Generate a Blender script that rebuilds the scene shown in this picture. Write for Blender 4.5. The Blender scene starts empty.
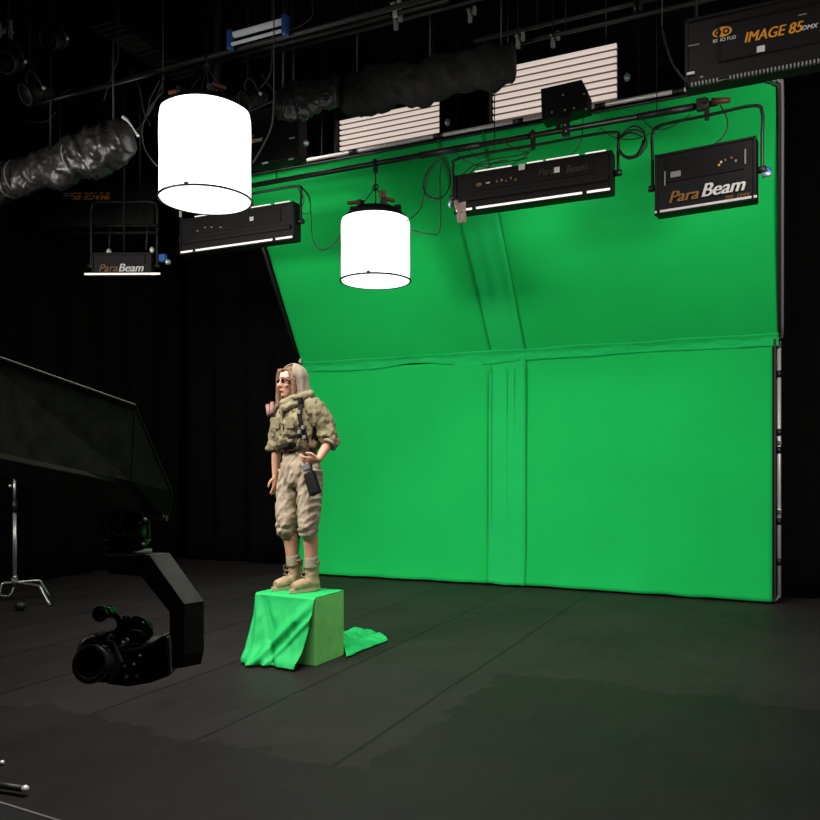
import bpy, bmesh, math, random
from mathutils import Vector, Matrix, noise
random.seed(7)
SC = bpy.context.scene
COL = SC.collection
F = 800.0; EH = 1.42; PH = math.atan(800/1720); CS, SN = math.cos(PH), math.sin(PH)
PI = math.pi

# ---- measured positions: a sight line meets a plane of the room -------------
def ray(px, py):
    X = (px-410)/F; Z = (463-py)/F
    return Vector((X*CS-SN, X*SN+CS, Z))
def on_y(px, py, y): r = ray(px, py); k = y/r.y; return Vector((r.x*k, y, EH+r.z*k))
def on_z(px, py, z): r = ray(px, py); k = (z-EH)/r.z; return Vector((r.x*k, r.y*k, z))
def on_x(px, py, x): r = ray(px, py); k = x/r.x; return Vector((x, r.y*k, EH+r.z*k))
def at(px, py, d): r = ray(px, py); return Vector((r.x*d, r.y*d, EH+r.z*d))

# ---- materials --------------------------------------------------------------
MATS = {}
def mat(name, col, rough=.6, metal=0, spec=.5, emit=0, bump=0, bscale=40, vary=0, vscale=6, sheen=0, ecol=None, coat=0):
    if name in MATS: return MATS[name]
    m = bpy.data.materials.new(name); m.use_nodes = True
    nt = m.node_tree; b = nt.nodes['Principled BSDF']
    b.inputs['Base Color'].default_value = (*col, 1)
    b.inputs['Roughness'].default_value = rough
    b.inputs['Metallic'].default_value = metal
    b.inputs['Specular IOR Level'].default_value = spec
    b.inputs['Coat Weight'].default_value = coat
    if sheen: b.inputs['Sheen Weight'].default_value = sheen
    if emit:
        b.inputs['Emission Color'].default_value = (*(ecol or col), 1)
        b.inputs['Emission Strength'].default_value = emit
    if bump or vary:
        tc = nt.nodes.new('ShaderNodeTexCoord')
    if vary:
        n = nt.nodes.new('ShaderNodeTexNoise'); n.inputs['Scale'].default_value = vscale; n.inputs['Detail'].default_value = 6
        r = nt.nodes.new('ShaderNodeMapRange')
        r.inputs['From Min'].default_value = .3; r.inputs['From Max'].default_value = .7
        r.inputs['To Min'].default_value = 1-vary; r.inputs['To Max'].default_value = 1+vary
        mx = nt.nodes.new('ShaderNodeVectorMath'); mx.operation = 'SCALE'
        mx.inputs[0].default_value = col
        nt.links.new(tc.outputs['Object'], n.inputs['Vector'])
        nt.links.new(n.outputs['Fac'], r.inputs['Value'])
        nt.links.new(r.outputs['Result'], mx.inputs['Scale'])
        nt.links.new(mx.outputs['Vector'], b.inputs['Base Color'])
    if bump:
        n2 = nt.nodes.new('ShaderNodeTexNoise'); n2.inputs['Scale'].default_value = bscale; n2.inputs['Detail'].default_value = 5
        bp = nt.nodes.new('ShaderNodeBump'); bp.inputs['Strength'].default_value = bump; bp.inputs['Distance'].default_value = .02
        nt.links.new(tc.outputs['Object'], n2.inputs['Vector'])
        nt.links.new(n2.outputs['Fac'], bp.inputs['Height'])
        nt.links.new(bp.outputs['Normal'], b.inputs['Normal'])
    MATS[name] = m
    return m

# ---- mesh helpers -----------------------------------------------------------
def world_of(o):
    m = Matrix.Identity(4)
    while o is not None:
        m = o.matrix_basis @ m; o = o.parent
    return m
def link(name, me, m, parent=None, smooth=False):
    if m: me.materials.append(m)
    if smooth:
        for p in me.polygons: p.use_smooth = True
    o = bpy.data.objects.new(name, me); COL.objects.link(o)
    if parent: o.parent = parent
    return o
def part(name, bm, m, parent=None, local=False, smooth=False):
    """link a bmesh as one mesh object; coordinates are the room's unless local"""
    if parent is not None and not local:
        bmesh.ops.transform(bm, matrix=world_of(parent).inverted(), verts=bm.verts)
    bmesh.ops.recalc_face_normals(bm, faces=bm.faces)
    me = bpy.data.meshes.new(name); bm.to_mesh(me); bm.free()
    return link(name, me, m, parent, smooth)
def tag(o, label=None, cat=None, group=None, kind=None):
    if label: o['label'] = label
    if cat: o['category'] = cat
    if group: o['group'] = group
    if kind: o['kind'] = kind
    return o
def thing(name, label, cat, loc=(0, 0, 0), group=None, rot=(0, 0, 0)):
    o = bpy.data.objects.new(name, None); COL.objects.link(o)
    o.empty_display_size = .1
    o.matrix_basis = Matrix.Translation(loc) @ Matrix.Rotation(rot[2], 4, 'Z') @ Matrix.Rotation(rot[0], 4, 'X') @ Matrix.Rotation(rot[1], 4, 'Y')
    return tag(o, label, cat, group)
def B(): return bmesh.new()
def box(bm, c, s, bev=0, M=None):
    r = bmesh.ops.create_cube(bm, size=1)
    vs = r['verts']
    bmesh.ops.scale(bm, vec=s, verts=vs)
    if M: bmesh.ops.transform(bm, matrix=M, verts=vs)
    bmesh.ops.translate(bm, vec=c, verts=vs)
    if bev:
        es = list({e for v in vs for e in v.link_edges})
        bmesh.ops.bevel(bm, geom=es, offset=bev, segments=2, affect='EDGES', profile=.5)
    return bm
def cyl(bm, a, b, r, r2=None, n=16, caps=True):
    a = Vector(a); b = Vector(b); d = b-a
    M = Matrix.Translation((a+b)/2) @ d.to_track_quat('Z', 'Y').to_matrix().to_4x4()
    bmesh.ops.create_cone(bm, cap_ends=caps, segments=n, radius1=r, radius2=r if r2 is None else r2, depth=d.length, matrix=M)
    return bm
def ball(bm, c, r, s=(1, 1, 1), n=12, M=None):
    q = bmesh.ops.create_uvsphere(bm, u_segments=n*2, v_segments=n, radius=r)['verts']
    bmesh.ops.scale(bm, vec=s, verts=q)
    if M: bmesh.ops.transform(bm, matrix=M, verts=q)
    bmesh.ops.translate(bm, vec=c, verts=q)
    return bm
def catmull(pts, k=6):
    P = [Vector(p) for p in pts]
    if len(P) < 3: return P
    out = []
    for i in range(len(P)-1):
        p0 = P[max(i-1, 0)]; p1 = P[i]; p2 = P[i+1]; p3 = P[min(i+2, len(P)-1)]
        for j in range(k):
            t = j/k
            out.append(.5*((2*p1)+(p2-p0)*t+(2*p0-5*p1+4*p2-p3)*t*t+(3*p1-p0-3*p2+p3)*t**3))
    out.append(P[-1]); return out
def tube(bm, pts, r, n=8, smooth=6, closed=False, flat=1.0, nrm=None):
    """swept tube; r is a number or one per point; flat squeezes it into a strap lying across nrm"""
    P = catmull(pts, smooth) if smooth else [Vector(p) for p in pts]
    if isinstance(r, (list, tuple)):
        R = []
        for i in range(len(P)):
            t = i/(len(P)-1)*(len(r)-1); j = min(int(t), len(r)-2); R.append(r[j]+(r[j+1]-r[j])*(t-j))
    else: R = [r]*len(P)
    rings = []
    up = None
    N = len(P)
    for i, p in enumerate(P):
        if closed: d = P[(i+1) % N]-P[(i-1) % N]
        else: d = P[min(i+1, N-1)]-P[max(i-1, 0)]
        if d.length < 1e-9: d = Vector((0, 0, 1))
        d.normalize()
        if nrm is not None:
            u = Vector(nrm(p) if callable(nrm) else nrm)
        elif up is None: u = Vector((0, 0, 1)) if abs(d.z) < .9 else Vector((1, 0, 0))
        else: u = up
        u = (u-d*u.dot(d))
        if u.length < 1e-6: u = d.orthogonal()
        u.normalize(); up = u; v = d.cross(u)
        rings.append([bm.verts.new(p+(u*math.cos(a)*flat+v*math.sin(a))*R[i]) for a in [2*PI*k/n for k in range(n)]])
    for i in range(N if closed else N-1):
        A = rings[i]; C = rings[(i+1) % N]
        for k in range(n):
            bm.faces.new((A[k], A[(k+1) % n], C[(k+1) % n], C[k]))
    if not closed:
        bm.faces.new(rings[0][::-1]); bm.faces.new(rings[-1])
    return bm
def loft(bm, rings, n=24):
    """rings: (centre, rx, ry) lying level, or (centre, rx, ry, matrix)"""
    L = []
    for q in rings:
        c = Vector(q[0]); R = q[3] if len(q) > 3 else Matrix.Identity(3)
        L.append([bm.verts.new(c+R @ Vector((q[1]*math.cos(2*PI*k/n), q[2]*math.sin(2*PI*k/n), 0))) for k in range(n)])
    for A, C in zip(L, L[1:]):
        for k in range(n): bm.faces.new((A[k], A[(k+1) % n], C[(k+1) % n], C[k]))
    bm.faces.new(L[0][::-1]); bm.faces.new(L[-1])
    return bm
def torus(bm, c, R, r, M=None, n=32, m=8):
    M = M or Matrix.Identity(3); c = Vector(c)
    g = [[bm.verts.new(c+M @ Vector(((R+r*math.cos(b))*math.cos(a), (R+r*math.cos(b))*math.sin(a), r*math.sin(b))))
          for b in [2*PI*j/m for j in range(m)]] for a in [2*PI*i/n for i in range(n)]]
    for i in range(n):
        for j in range(m):
            bm.faces.new((g[i][j], g[(i+1) % n][j], g[(i+1) % n][(j+1) % m], g[i][(j+1) % m]))
    return bm
def prism(bm, pts, ext):
    ext = Vector(ext)
    a = [bm.verts.new(Vector(p)) for p in pts]; b = [bm.verts.new(Vector(p)+ext) for p in pts]
    bm.faces.new(a); bm.faces.new(b[::-1])
    n = len(a)
    for i in range(n): bm.faces.new((a[i], b[i], b[(i+1) % n], a[(i+1) % n]))
    return bm
def grid(bm, fn, nu, nv, thick=0):
    g = [[bm.verts.new(fn(i/nu, j/nv)) for j in range(nv+1)] for i in range(nu+1)]
    fs = []
    for i in range(nu):
        for j in range(nv): fs.append(bm.faces.new((g[i][j], g[i+1][j], g[i+1][j+1], g[i][j+1])))
    if thick:
        bmesh.ops.recalc_face_normals(bm, faces=bm.faces)
        bmesh.ops.solidify(bm, geom=bm.faces[:], thickness=thick)
    return bm
def fuse(bm, voxel, relax=3, wrinkle=None):
    """melt overlapping closed shapes into one continuous skin"""
    me = bpy.data.meshes.new('t'); bm.to_mesh(me); bm.free()
    o = bpy.data.objects.new('t', me); COL.objects.link(o)
    md = o.modifiers.new('r', 'REMESH'); md.mode = 'VOXEL'; md.voxel_size = voxel
    dg = bpy.context.evaluated_depsgraph_get(); dg.update()
    nm = bpy.data.meshes.new_from_object(o.evaluated_get(dg))
    bpy.data.objects.remove(o); bpy.data.meshes.remove(me)
    b2 = bmesh.new(); b2.from_mesh(nm); bpy.data.meshes.remove(nm)
    for _ in range(relax): bmesh.ops.smooth_vert(b2, verts=b2.verts, factor=.5, use_axis_x=True, use_axis_y=True, use_axis_z=True)
    if wrinkle:
        b2.normal_update()
        for v in b2.verts: v.co += v.normal*wrinkle(v.co)
    return b2
def N(v, s=1): return noise.noise(Vector(v)*s)
def text(name, s, m, parent, loc, size, shear=0, rotz=0, ext=.0015, sx=1, bold=0, align='LEFT'):
    """lettering lying on the camera-side (-y) face of a lamp housing, in its own axes"""
    cu = bpy.data.curves.new('t', 'FONT'); cu.body = s; cu.size = size; cu.shear = shear; cu.extrude = ext; cu.align_x = align
    o = bpy.data.objects.new('t', cu); COL.objects.link(o)
    dg = bpy.context.evaluated_depsgraph_get(); dg.update()
    me = bpy.data.meshes.new_from_object(o.evaluated_get(dg)); bpy.data.objects.remove(o)
    M = Matrix.Translation(loc) @ Matrix.Rotation(rotz, 4, 'Y') @ Matrix.Rotation(PI/2, 4, 'X') @ Matrix.Diagonal((sx, 1, 1, 1))
    me.transform(M)
    if bold:
        bb = bmesh.new(); bb.from_mesh(me); g = bb.verts[:]+bb.edges[:]+bb.faces[:]
        for k in (1, 2):
            d = bmesh.ops.duplicate(bb, geom=g)['geom']
            bmesh.ops.translate(bb, vec=(size*.028*k*sx, -.0002*k, 0), verts=[v for v in d if isinstance(v, bmesh.types.BMVert)])
        bb.to_mesh(me); bb.free()
    return link(name, me, m, parent)
def area(name, parent, loc, rot, sx, sy, power, col=(1, .93, .85), spread=PI):
    l = bpy.data.lights.new(name, 'AREA'); l.shape = 'RECTANGLE'; l.size = sx; l.size_y = sy; l.energy = power; l.color = col; l.spread = spread
    o = bpy.data.objects.new(name, l); COL.objects.link(o); o.parent = parent
    o.matrix_basis = Matrix.Translation(loc) @ Matrix.Rotation(rot[2], 4, 'Z') @ Matrix.Rotation(rot[0], 4, 'X')
    return o

# ---- palette ----------------------------------------------------------------
GREEN = (.006, .47, .088)
m_green = mat('green_fabric', GREEN, .85, spec=.15, bump=.12, bscale=14, vary=.05, vscale=1.2)
m_green_flap = mat('green_fabric_strip', (.008, .485, .105), .8, spec=.15, bump=.15, bscale=10, vary=.06, vscale=2)
m_green_cloth = mat('green_silk', (.014, .50, .12), .6, spec=.3, bump=.1, bscale=18)
m_green_box = mat('green_paint', (.19, .68, .16), .6, bump=.05, bscale=60, vary=.1, vscale=9)
m_black = mat('black_paint', (.010, .010, .010), .45, bump=.03, bscale=50)
m_housing = mat('black_lamp_housing', (.0055, .005, .0046), .6, spec=.25, bump=.04, bscale=70, vary=.2, vscale=12)
m_housing_d = mat('dark_lamp_housing', (.0028, .0027, .0026), .6, spec=.25)
m_pipe = mat('black_pipe', (.012, .012, .012), .35)
m_gpipe = mat('grey_pipe', (.022, .021, .020), .5, metal=.2)
m_chrome = mat('chrome', (.62, .6, .58), .28, metal=1)
m_alu = mat('aluminium', (.8, .77, .75), .4, metal=.35)
m_stand = mat('dull_chrome', (.5, .52, .5), .35, metal=.8)
m_rubber = mat('rubber_cable', (.012, .012, .012), .5)
m_gcable = mat('grey_cable', (.03, .03, .03), .6)
m_curtain = mat('black_velvet', (.0026, .0024, .0023), .95, spec=.1, vary=.3, vscale=3)
m_wall = mat('black_wall', (.004, .004, .004), .9, spec=.1)
m_glow = mat('lit_diffusion_fabric', (.9, .89, .87), .8, emit=1.7, ecol=(1, .975, .95))
m_tube = mat('lit_fluorescent_tube', (.25, .22, .2), .5, emit=.62, ecol=(1, .85, .75))
m_strip = mat('lit_strip', (.7, .65, .6), .5, emit=.8, ecol=(1, .9, .84))
m_refl = mat('lamp_reflector', (.16, .10, .085), .35, metal=.4)
m_orange = mat('orange_lettering', (.75, .30, .02), .5)
m_dorange = mat('brown_lettering', (.20, .10, .02), .5)
m_silver = mat('silver_lettering', (.62, .60, .57), .5)
m_grey = mat('grey_label', (.22, .21, .20), .6)
m_blue = mat('blue_plastic', (.03, .10, .35), .4)
m_paleb = mat('pale_blue_metal', (.45, .6, .72), .35, metal=.5)
m_wood = mat('orange_wood_batten', (.22, .07, .03), .6)
m_plastic = mat('crumpled_black_foil', (.016, .0155, .015), .42, bump=.5, bscale=11, spec=.6)
m_drape = mat('black_drape', (.0032, .0034, .0026), .75, bump=.5, bscale=6)

# ---- the room ---------------------------------------------------------------
SY = 8.9; BY = 9.55; LX = -8.3; RX = 5.0; FY = -3.0; CZ = 6.6
def floor_material():
    m = bpy.data.materials.new('black_stage_floor'); m.use_nodes = True
    nt = m.node_tree; b = nt.nodes['Principled BSDF']; nd = nt.nodes; lk = nt.links
    b.inputs['Roughness'].default_value = .62; b.inputs['Specular IOR Level'].default_value = .22
    tc = nd.new('ShaderNodeTexCoord'); sp = nd.new('ShaderNodeSeparateXYZ'); lk.new(tc.outputs['Object'], sp.inputs[0])
    def math_(op, a, b_=None, c=None):
        n = nd.new('ShaderNodeMath'); n.operation = op
        for i, x in enumerate((a, b_, c)):
            if x is None: continue
            if isinstance(x, (int, float)): n.inputs[i].default_value = x
            else: lk.new(x, n.inputs[i])
        return n.outputs[0]
    def noise_(s, d=6, stretch=None, rough=.6):
        n = nd.new('ShaderNodeTexNoise'); n.inputs['Scale'].default_value = s; n.inputs['Detail'].default_value = d; n.inputs['Roughness'].default_value = rough
        if stretch:
            mp = nd.new('ShaderNodeMapping'); mp.inputs['Scale'].default_value = stretch; lk.new(tc.outputs['Object'], mp.inputs[0]); lk.new(mp.outputs[0], n.inputs['Vector'])
        else: lk.new(tc.outputs['Object'], n.inputs['Vector'])
        return n.outputs['Fac']
    # strips of floor covering running away from the viewer, 1.22 m wide
    wob = math_('MULTIPLY', math_('SUBTRACT', noise_(.8, 2), .5), .05)
    xs = math_('ADD', sp.outputs[0], wob)
    fr = math_('FRACT', math_('DIVIDE', math_('ADD', xs, 20.35), .82))
    seam = math_('LESS_THAN', math_('ABSOLUTE', math_('SUBTRACT', fr, .5)), .014)
    base = math_('MULTIPLY_ADD', math_('SUBTRACT', noise_(1.1, 8), .5), .020, .0185)
    base = math_('MULTIPLY_ADD', math_('SUBTRACT', noise_(2.2, 8, (4.5, .7, 1), .75), .5), .014, base)
    base = math_('MULTIPLY_ADD', math_('SUBTRACT', noise_(60, 3), .5), .006, base)
    idn = nd.new('ShaderNodeTexWhiteNoise'); idn.noise_dimensions = '1D'
    lk.new(math_('FLOOR', math_('DIVIDE', math_('ADD', xs, 19.94), .82)), idn.inputs['W'])
    base = math_('MULTIPLY', base, math_('MULTIPLY_ADD', idn.outputs['Value'], .18, .91))
    # darker area over the right and near part of the floor, with ragged edges
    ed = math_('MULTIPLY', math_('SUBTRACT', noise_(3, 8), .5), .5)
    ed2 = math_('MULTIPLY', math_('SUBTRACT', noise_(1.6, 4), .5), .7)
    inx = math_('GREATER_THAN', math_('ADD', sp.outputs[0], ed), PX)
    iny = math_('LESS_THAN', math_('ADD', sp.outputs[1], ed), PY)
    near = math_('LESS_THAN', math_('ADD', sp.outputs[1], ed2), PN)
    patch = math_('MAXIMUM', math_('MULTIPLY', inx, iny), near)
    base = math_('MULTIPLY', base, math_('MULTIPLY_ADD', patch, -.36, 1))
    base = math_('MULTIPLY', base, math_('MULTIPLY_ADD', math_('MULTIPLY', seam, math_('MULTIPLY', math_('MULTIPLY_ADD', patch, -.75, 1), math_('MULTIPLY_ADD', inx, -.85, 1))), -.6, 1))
    cc = nd.new('ShaderNodeCombineXYZ'); lk.new(base, cc.inputs[0]); lk.new(math_('MULTIPLY', base, .81), cc.inputs[1]); lk.new(math_('MULTIPLY', base, .84), cc.inputs[2])
    lk.new(cc.outputs[0], b.inputs['Base Color'])
    bp = nd.new('ShaderNodeBump'); bp.inputs['Strength'].default_value = .25; bp.inputs['Distance'].default_value = .01
    lk.new(noise_(9, 6), bp.inputs['Height']); lk.new(bp.outputs[0], b.inputs['Normal'])
    lk.new(math_('MULTIPLY_ADD', noise_(3, 5), .25, .48), b.inputs['Roughness'])
    return m
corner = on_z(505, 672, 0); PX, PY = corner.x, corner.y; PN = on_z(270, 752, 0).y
def slab(name, c, s, m):
    return tag(part(name, box(B(), c, s), m), kind='structure')
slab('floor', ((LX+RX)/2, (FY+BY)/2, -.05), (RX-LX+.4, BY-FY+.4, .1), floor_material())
slab('ceiling', ((LX+RX)/2, (FY+BY)/2, CZ+.05), (RX-LX+.4, BY-FY+.4, .1), m_wall)
slab('wall_back', ((LX+RX)/2, BY+.05, CZ/2), (RX-LX+.4, .1, CZ), m_wall)
slab('wall_left', (LX-.05, (FY+BY)/2, CZ/2), (.1, BY-FY, CZ), m_wall)
slab('wall_right', (RX+.05, (FY+BY)/2, CZ/2), (.1, BY-FY, CZ), m_wall)
slab('wall_front', ((LX+RX)/2, FY-.05, CZ/2), (RX-LX+.4, .1, CZ), m_wall)

def curtain(label, a, b, nrm, top=5.9):
    a = Vector(a); b = Vector(b); L = (b-a).length; nrm = Vector(nrm)
    def fn(u, v):
        s = u*L; z = .015+v*(top-.03)
        w = .055*math.sin(s*11+1.5*N((s*.7, 0, 0)))+.03*math.sin(s*23+z*.3)+.04*N((s*1.3, z*.35, 3))
        return a.lerp(b, u)+nrm*(w+.14)+Vector((0, 0, z))
    o = part('curtain', grid(B(), fn, int(L*26), 14, .004), m_curtain, smooth=True)
    return tag(o, label, 'curtain', 'black curtains around the stage')
curtain('black velvet curtain hanging along the wall behind the green screen', (LX+.3, BY-.02, 0), (RX-.05, BY-.02, 0), (0, -1, 0))
curtain('black velvet curtain along the left wall behind the chrome light stand', (LX+.02, .5, 0), (LX+.02, BY-.3, 0), (1, 0, 0))

# ---- green screen -----------------------------------------------------------
XL, XR = -5.68, -.07; HZ = 2.68; TY, TZ = 7.6, 4.76
SL = (TY-SY)/(TZ-HZ)
scr = thing('green_screen', 'large green fabric screen on a pipe frame, top half tilted forward', 'green screen', ((XL+XR)/2, SY, 0))
SX0, SX1 = on_y(489, 450, SY).x, on_y(527, 450, SY).x
def low(x, z, off=0):
    return Vector((x, SY-.03-off, z))
upn = Vector((0, -1, -SL)).normalized()*1.0   # roughly towards the viewer
upn = Vector((0, -(TZ-HZ), TY-SY)).normalized()
def upp(x, t, off=0):
    return Vector((x, SY-.03+(TY-SY)*t, HZ+(TZ-HZ)*t))+upn*off
def sheet_low(x0, x1, seed, off, folds=0, top=HZ-.06, flare=.22):
    W = x1-x0
    def fn(u, v):
        x = x0+u*W; z = .012+(top-.012)*(1-v)
        w = .018*N((x*.6+seed, z*.5, seed))+.01*N((x*2+seed, z*.9, 1))
        if folds: w += .010*math.sin(u*PI*folds+N((z, seed, 0))*1.2)*.5+.004*N((u*14, z*.4, seed))
        w += .035*math.exp(-z*5)*(1+N((x*3, seed, 5)))*1.0
        w += flare*max(0, (-2.6-x)/3.1)*math.exp(-z*2.2)
        zz = z+max(0, 1-z*6)*.012*(1+N((x*4, 2, seed)))
        return low(x, zz, off+w)
    return grid(B(), fn, max(8, int(W*26)), 60, .003)
part('lower_fabric_panel', sheet_low(XL+.03, SX0+.05, 1, .0), m_green, scr, smooth=True)
part('lower_fabric_panel', sheet_low(SX1-.05, XR-.02, 5, .0), m_green, scr, smooth=True)
part('vertical_seam_strip', sheet_low(SX0, SX1, 9, .006, 9), m_green_flap, scr, smooth=True)
def sheet_up(x0a, x1a, x0b, x1b, seed, off, folds=0, t0=0.0, t1=1.0):
    def fn(u, v):
        t = t0+(t1-t0)*v
        x = (x0a+(x0b-x0a)*v)*(1-u)+(x1a+(x1b-x1a)*v)*u
        w = .03*N((x*.5+seed, t*1.1, seed))+.012*N((x*2.1+seed, t*3, 2))
        if folds: w += .008*math.sin(u*PI*folds)
        w *= 1-t**5
        w -= .05*math.sin(PI*t)*.6
        return upp(x, t, off+w)
    W = x1a-x0a
    return grid(B(), fn, max(8, int(W*26)), 56, .003)
part('upper_fabric_panel', sheet_up(XL+.02, SX1-.03, XL+.03, SX1-.08, 3, 0, t1=.985), m_green, scr, smooth=True)
part('upper_fabric_panel', sheet_up(SX1-.03, XR+.04, SX1-.08, XR+.02, 3, 0.004, t1=.985), m_green, scr, smooth=True)
part('upper_seam_strip', sheet_up(SX0+.04, SX1+.0, SX0-.08, SX1-.06, 3, .010, 5, t1=.985), m_green_flap, scr, smooth=True)
# the loose hem folded over the hinge line
def hem(u, v):
    x = XL+.02+u*(XR-XL+.02)
    z = HZ+.045-.15*v*(.85+.35*N((x*1.1, 7, 0)))+.012*N((x*1.7, 3, 0))
    w = .024*(1-v*.75)+.010*N((x*2.2, v*2+4, 1))+.008*N((x*9, v*3, 1))+.006*N((x*17, v*5, 3))+.004
    return low(x, z, w-(z-HZ)*SL*(1 if z > HZ else 0))
part('hem_flap', grid(B(), hem, 200, 8, .003), m_green_flap, scr, smooth=True)
m_seam = mat('dark_green_stitching', (.005, .32, .07), .9)
for x in (SX0, SX0+.05, SX0+.24, SX1-.13, SX1): part('seam_line', tube(B(), [low(x, z, .024) for z in (.03, .9, 1.8, 2.5)], .003, 6), m_seam, scr)
for xa, xb in ((SX0+.04, SX0-.08), (SX1, SX1-.06)): part('seam_line', tube(B(), [upp(xa+(xb-xa)*t, t, .020+.03*N(((xa+(xb-xa)*t)*.5+3, t*1.1, 3))+.012*N(((xa+(xb-xa)*t)*2.1+3, t*3, 2))-.05*math.sin(PI*t)*.6) for t in [k/14 for k in range(15)]], .003, 6), m_seam, scr)
# frame: black square edge in front of a bright pipe on the right and top, black pipe on the left
bm = B(); box(bm, (XR+.004, SY-.03, HZ/2+.02), (.022, .05, HZ-.04))
part('black_edge', bm, m_black, scr)
part('frame_pipe', tube(B(), [(XR+.04, SY+.02, .06), (XR+.04, SY+.02, HZ-.03)], .021, 12, 0), m_alu, scr, smooth=True)
part('frame_corner', tube(B(), [(XR-.03, SY+.01, .03), (XR+.015, SY+.012, .035), (XR+.04, SY+.02, .08)], .021, 10), m_chrome, scr, smooth=True)
part('frame_corner', tube(B(), [(XR-.02, SY-.02, HZ-.02), (XR+.025, SY-.01, HZ-.02), (XR+.04, SY+.02, HZ-.1)], .021, 10), m_chrome, scr, smooth=True)
for z in (.42, .83, 1.55, 1.73, 2.32):
    part('pipe_joint', cyl(B(), (XR+.04, SY+.02, z-.035), (XR+.04, SY+.02, z+.035), .026), m_black, scr, smooth=True)
for z in (.93, 1.63): part('chrome_pipe_clamp', box(B(), (XR+.045, SY-.01, z), (.04, .05, .05), .008), m_chrome, scr)
R = .12
ua = lambda x, t, o=-.02: upp(x, t, o)
part('upper_frame_pipe', tube(B(), [ua(XR+.07, .0), ua(XR+.07, .5), ua(XR+.07, .93), ua(XR+.05, .975), ua(XR-.03, 1.0), ua(XR-.1, 1.005)], .016, 10), mat('grey_pink_pipe', (.22, .19, .19), .5), scr, smooth=True)
part('upper_black_edge', tube(B(), [ua(XR+.045, .01, .01), ua(XR+.045, .5, .01), ua(XR+.045, .92, .01), ua(XR+.01, .97, .01), ua(XR-.06, .985, .01)], .014, 8), m_black, scr, smooth=True)
part('top_frame_pipe', tube(B(), [ua(XR-.1, 1.006), ua(XL, 1.006)], .021, 12, 0), m_alu, scr, smooth=True)
part('top_black_edge', tube(B(), [ua(XR-.05, .988, .01), ua(XL, .988, .01)], .014, 8, 0), m_black, scr, smooth=True)
for x in (-.85, -1.55, -2.35, -3.2, -4.2, -4.9):
    part('pipe_joint', cyl(B(), ua(x-.05, 1.006), ua(x+.05, 1.006), .026), m_black, scr, smooth=True)
part('left_frame_pipe', tube(B(), [(XL-.02, SY, .02), (XL-.02, SY, HZ)], .021, 10, 0), m_pipe, scr, smooth=True)
part('upper_left_frame_pipe', tube(B(), [ua(XL-.02, 0, 0), ua(XL-.02, 1.0, 0)], .024, 10, 0), m_pipe, scr, smooth=True)
part('bright_hinge_clamp', box(B(), (XL+.02, SY-.09, HZ+.06), (.05, .05, .07), .012), m_chrome, scr)
part('hinge_clamp', box(B(), (XR+.05, SY-.02, HZ+.02), (.05, .06, .07), .01), m_black, scr)
bm = B()
for x in (-4.6, -3.0, -1.2):
    cyl(bm, ua(x, 1.006), (x, TY+.02, CZ), .004, n=6)
part('suspension_wire', bm, m_black, scr)
bm = B()
for x in (XL+.15, (XL+XR)/2, XR-.2):
    box(bm, (x, SY+.12, .02), (.06, .34, .04), .006); cyl(bm, (x, SY+.05, .02), (x, SY+.05, HZ), .018)
part('rear_upright', bm, m_black, scr)

# ---- pipes overhead ---------------------------------------------------------
def pipe_x(label, p, x0, x1, r=.024, m=m_pipe, hang=(), top=CZ):
    o = thing('ceiling_pipe', label, 'pipe', (x0, p.y, p.z), 'black pipes overhead')
    part('pipe', cyl(B(), (x0, p.y, p.z), (x1, p.y, p.z), r), m, o, smooth=True)
    for h in hang:
        part('hanger_rod', cyl(B(), (h, p.y, p.z), (h, p.y, top), .005, n=8), m_housing_d, o, smooth=True)
    return o
PYY = 7.15
pA = on_y(705, 105, PYY); pL = on_y(136, 211, PYY); PZ = pA.z
main = pipe_x('black lighting pipe crossing in front of the upper green screen', Vector((0, PYY, PZ)), pL.x-.1, pA.x+.1, .026, hang=(-5.6, -4.9, -2.45, -.98))
part('pipe_sleeve', cyl(B(), (pA.x-.55, PYY, PZ), (pA.x-.08, PYY, PZ), .031), m_black, main, smooth=True)
part('pipe_sleeve', cyl(B(), (on_y(420, 160, PYY).x, PYY, PZ), (on_y(480, 150, PYY).x, PYY, PZ), .033), m_black, main, smooth=True)
for i, (px, py, xa, xb, z, mm, lab) in enumerate([
    (205, 58, -8.0, 2.0, 5.05, m_gpipe, 'dark grey ceiling pipe carrying the large round lantern'),
    (460, 4, -4.9, 1.5, 5.45, m_gpipe, 'grey ceiling pipe, topmost at the top centre of the photo'),
    (380, 18, -5.6, -2.5, 5.25, m_gpipe, 'grey ceiling pipe just above the sagging black drape'),
    (580, 16, -2.6, 1.5, 5.35, m_gpipe, 'grey ceiling pipe running above the eight tube lamp bank'),
    (523, 42, -2.3, 1.2, 5.15, m_gpipe, 'grey ceiling pipe directly behind the eight tube lamp bank'),
    (109, 85, -8.0, -5.0, 4.85, m_pipe, 'thin dark ceiling pipe above the crumpled foil duct on the left'),
]):
    p = on_z(px, py, z)
    pipe_x(lab, p, xa, xb, .02 if i else .022, mm, hang=(xa+.6, (xa+xb)/2, xb-.5))
    if i == 0: LP = p
p = on_z(216, 30, 5.2)
def clamp(bm, c, s=1):
    c = Vector(c)
    torus(bm, c, .033*s, .012*s, Matrix.Rotation(PI/2, 3, 'Y'), 16, 6)
    box(bm, c+Vector((0, 0, -.055*s)), (.035*s, .035*s, .06*s), .006*s)
    cyl(bm, c+Vector((0, -.08*s, -.01)), c+Vector((0, -.02*s, -.01)), .008*s, n=8)

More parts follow.
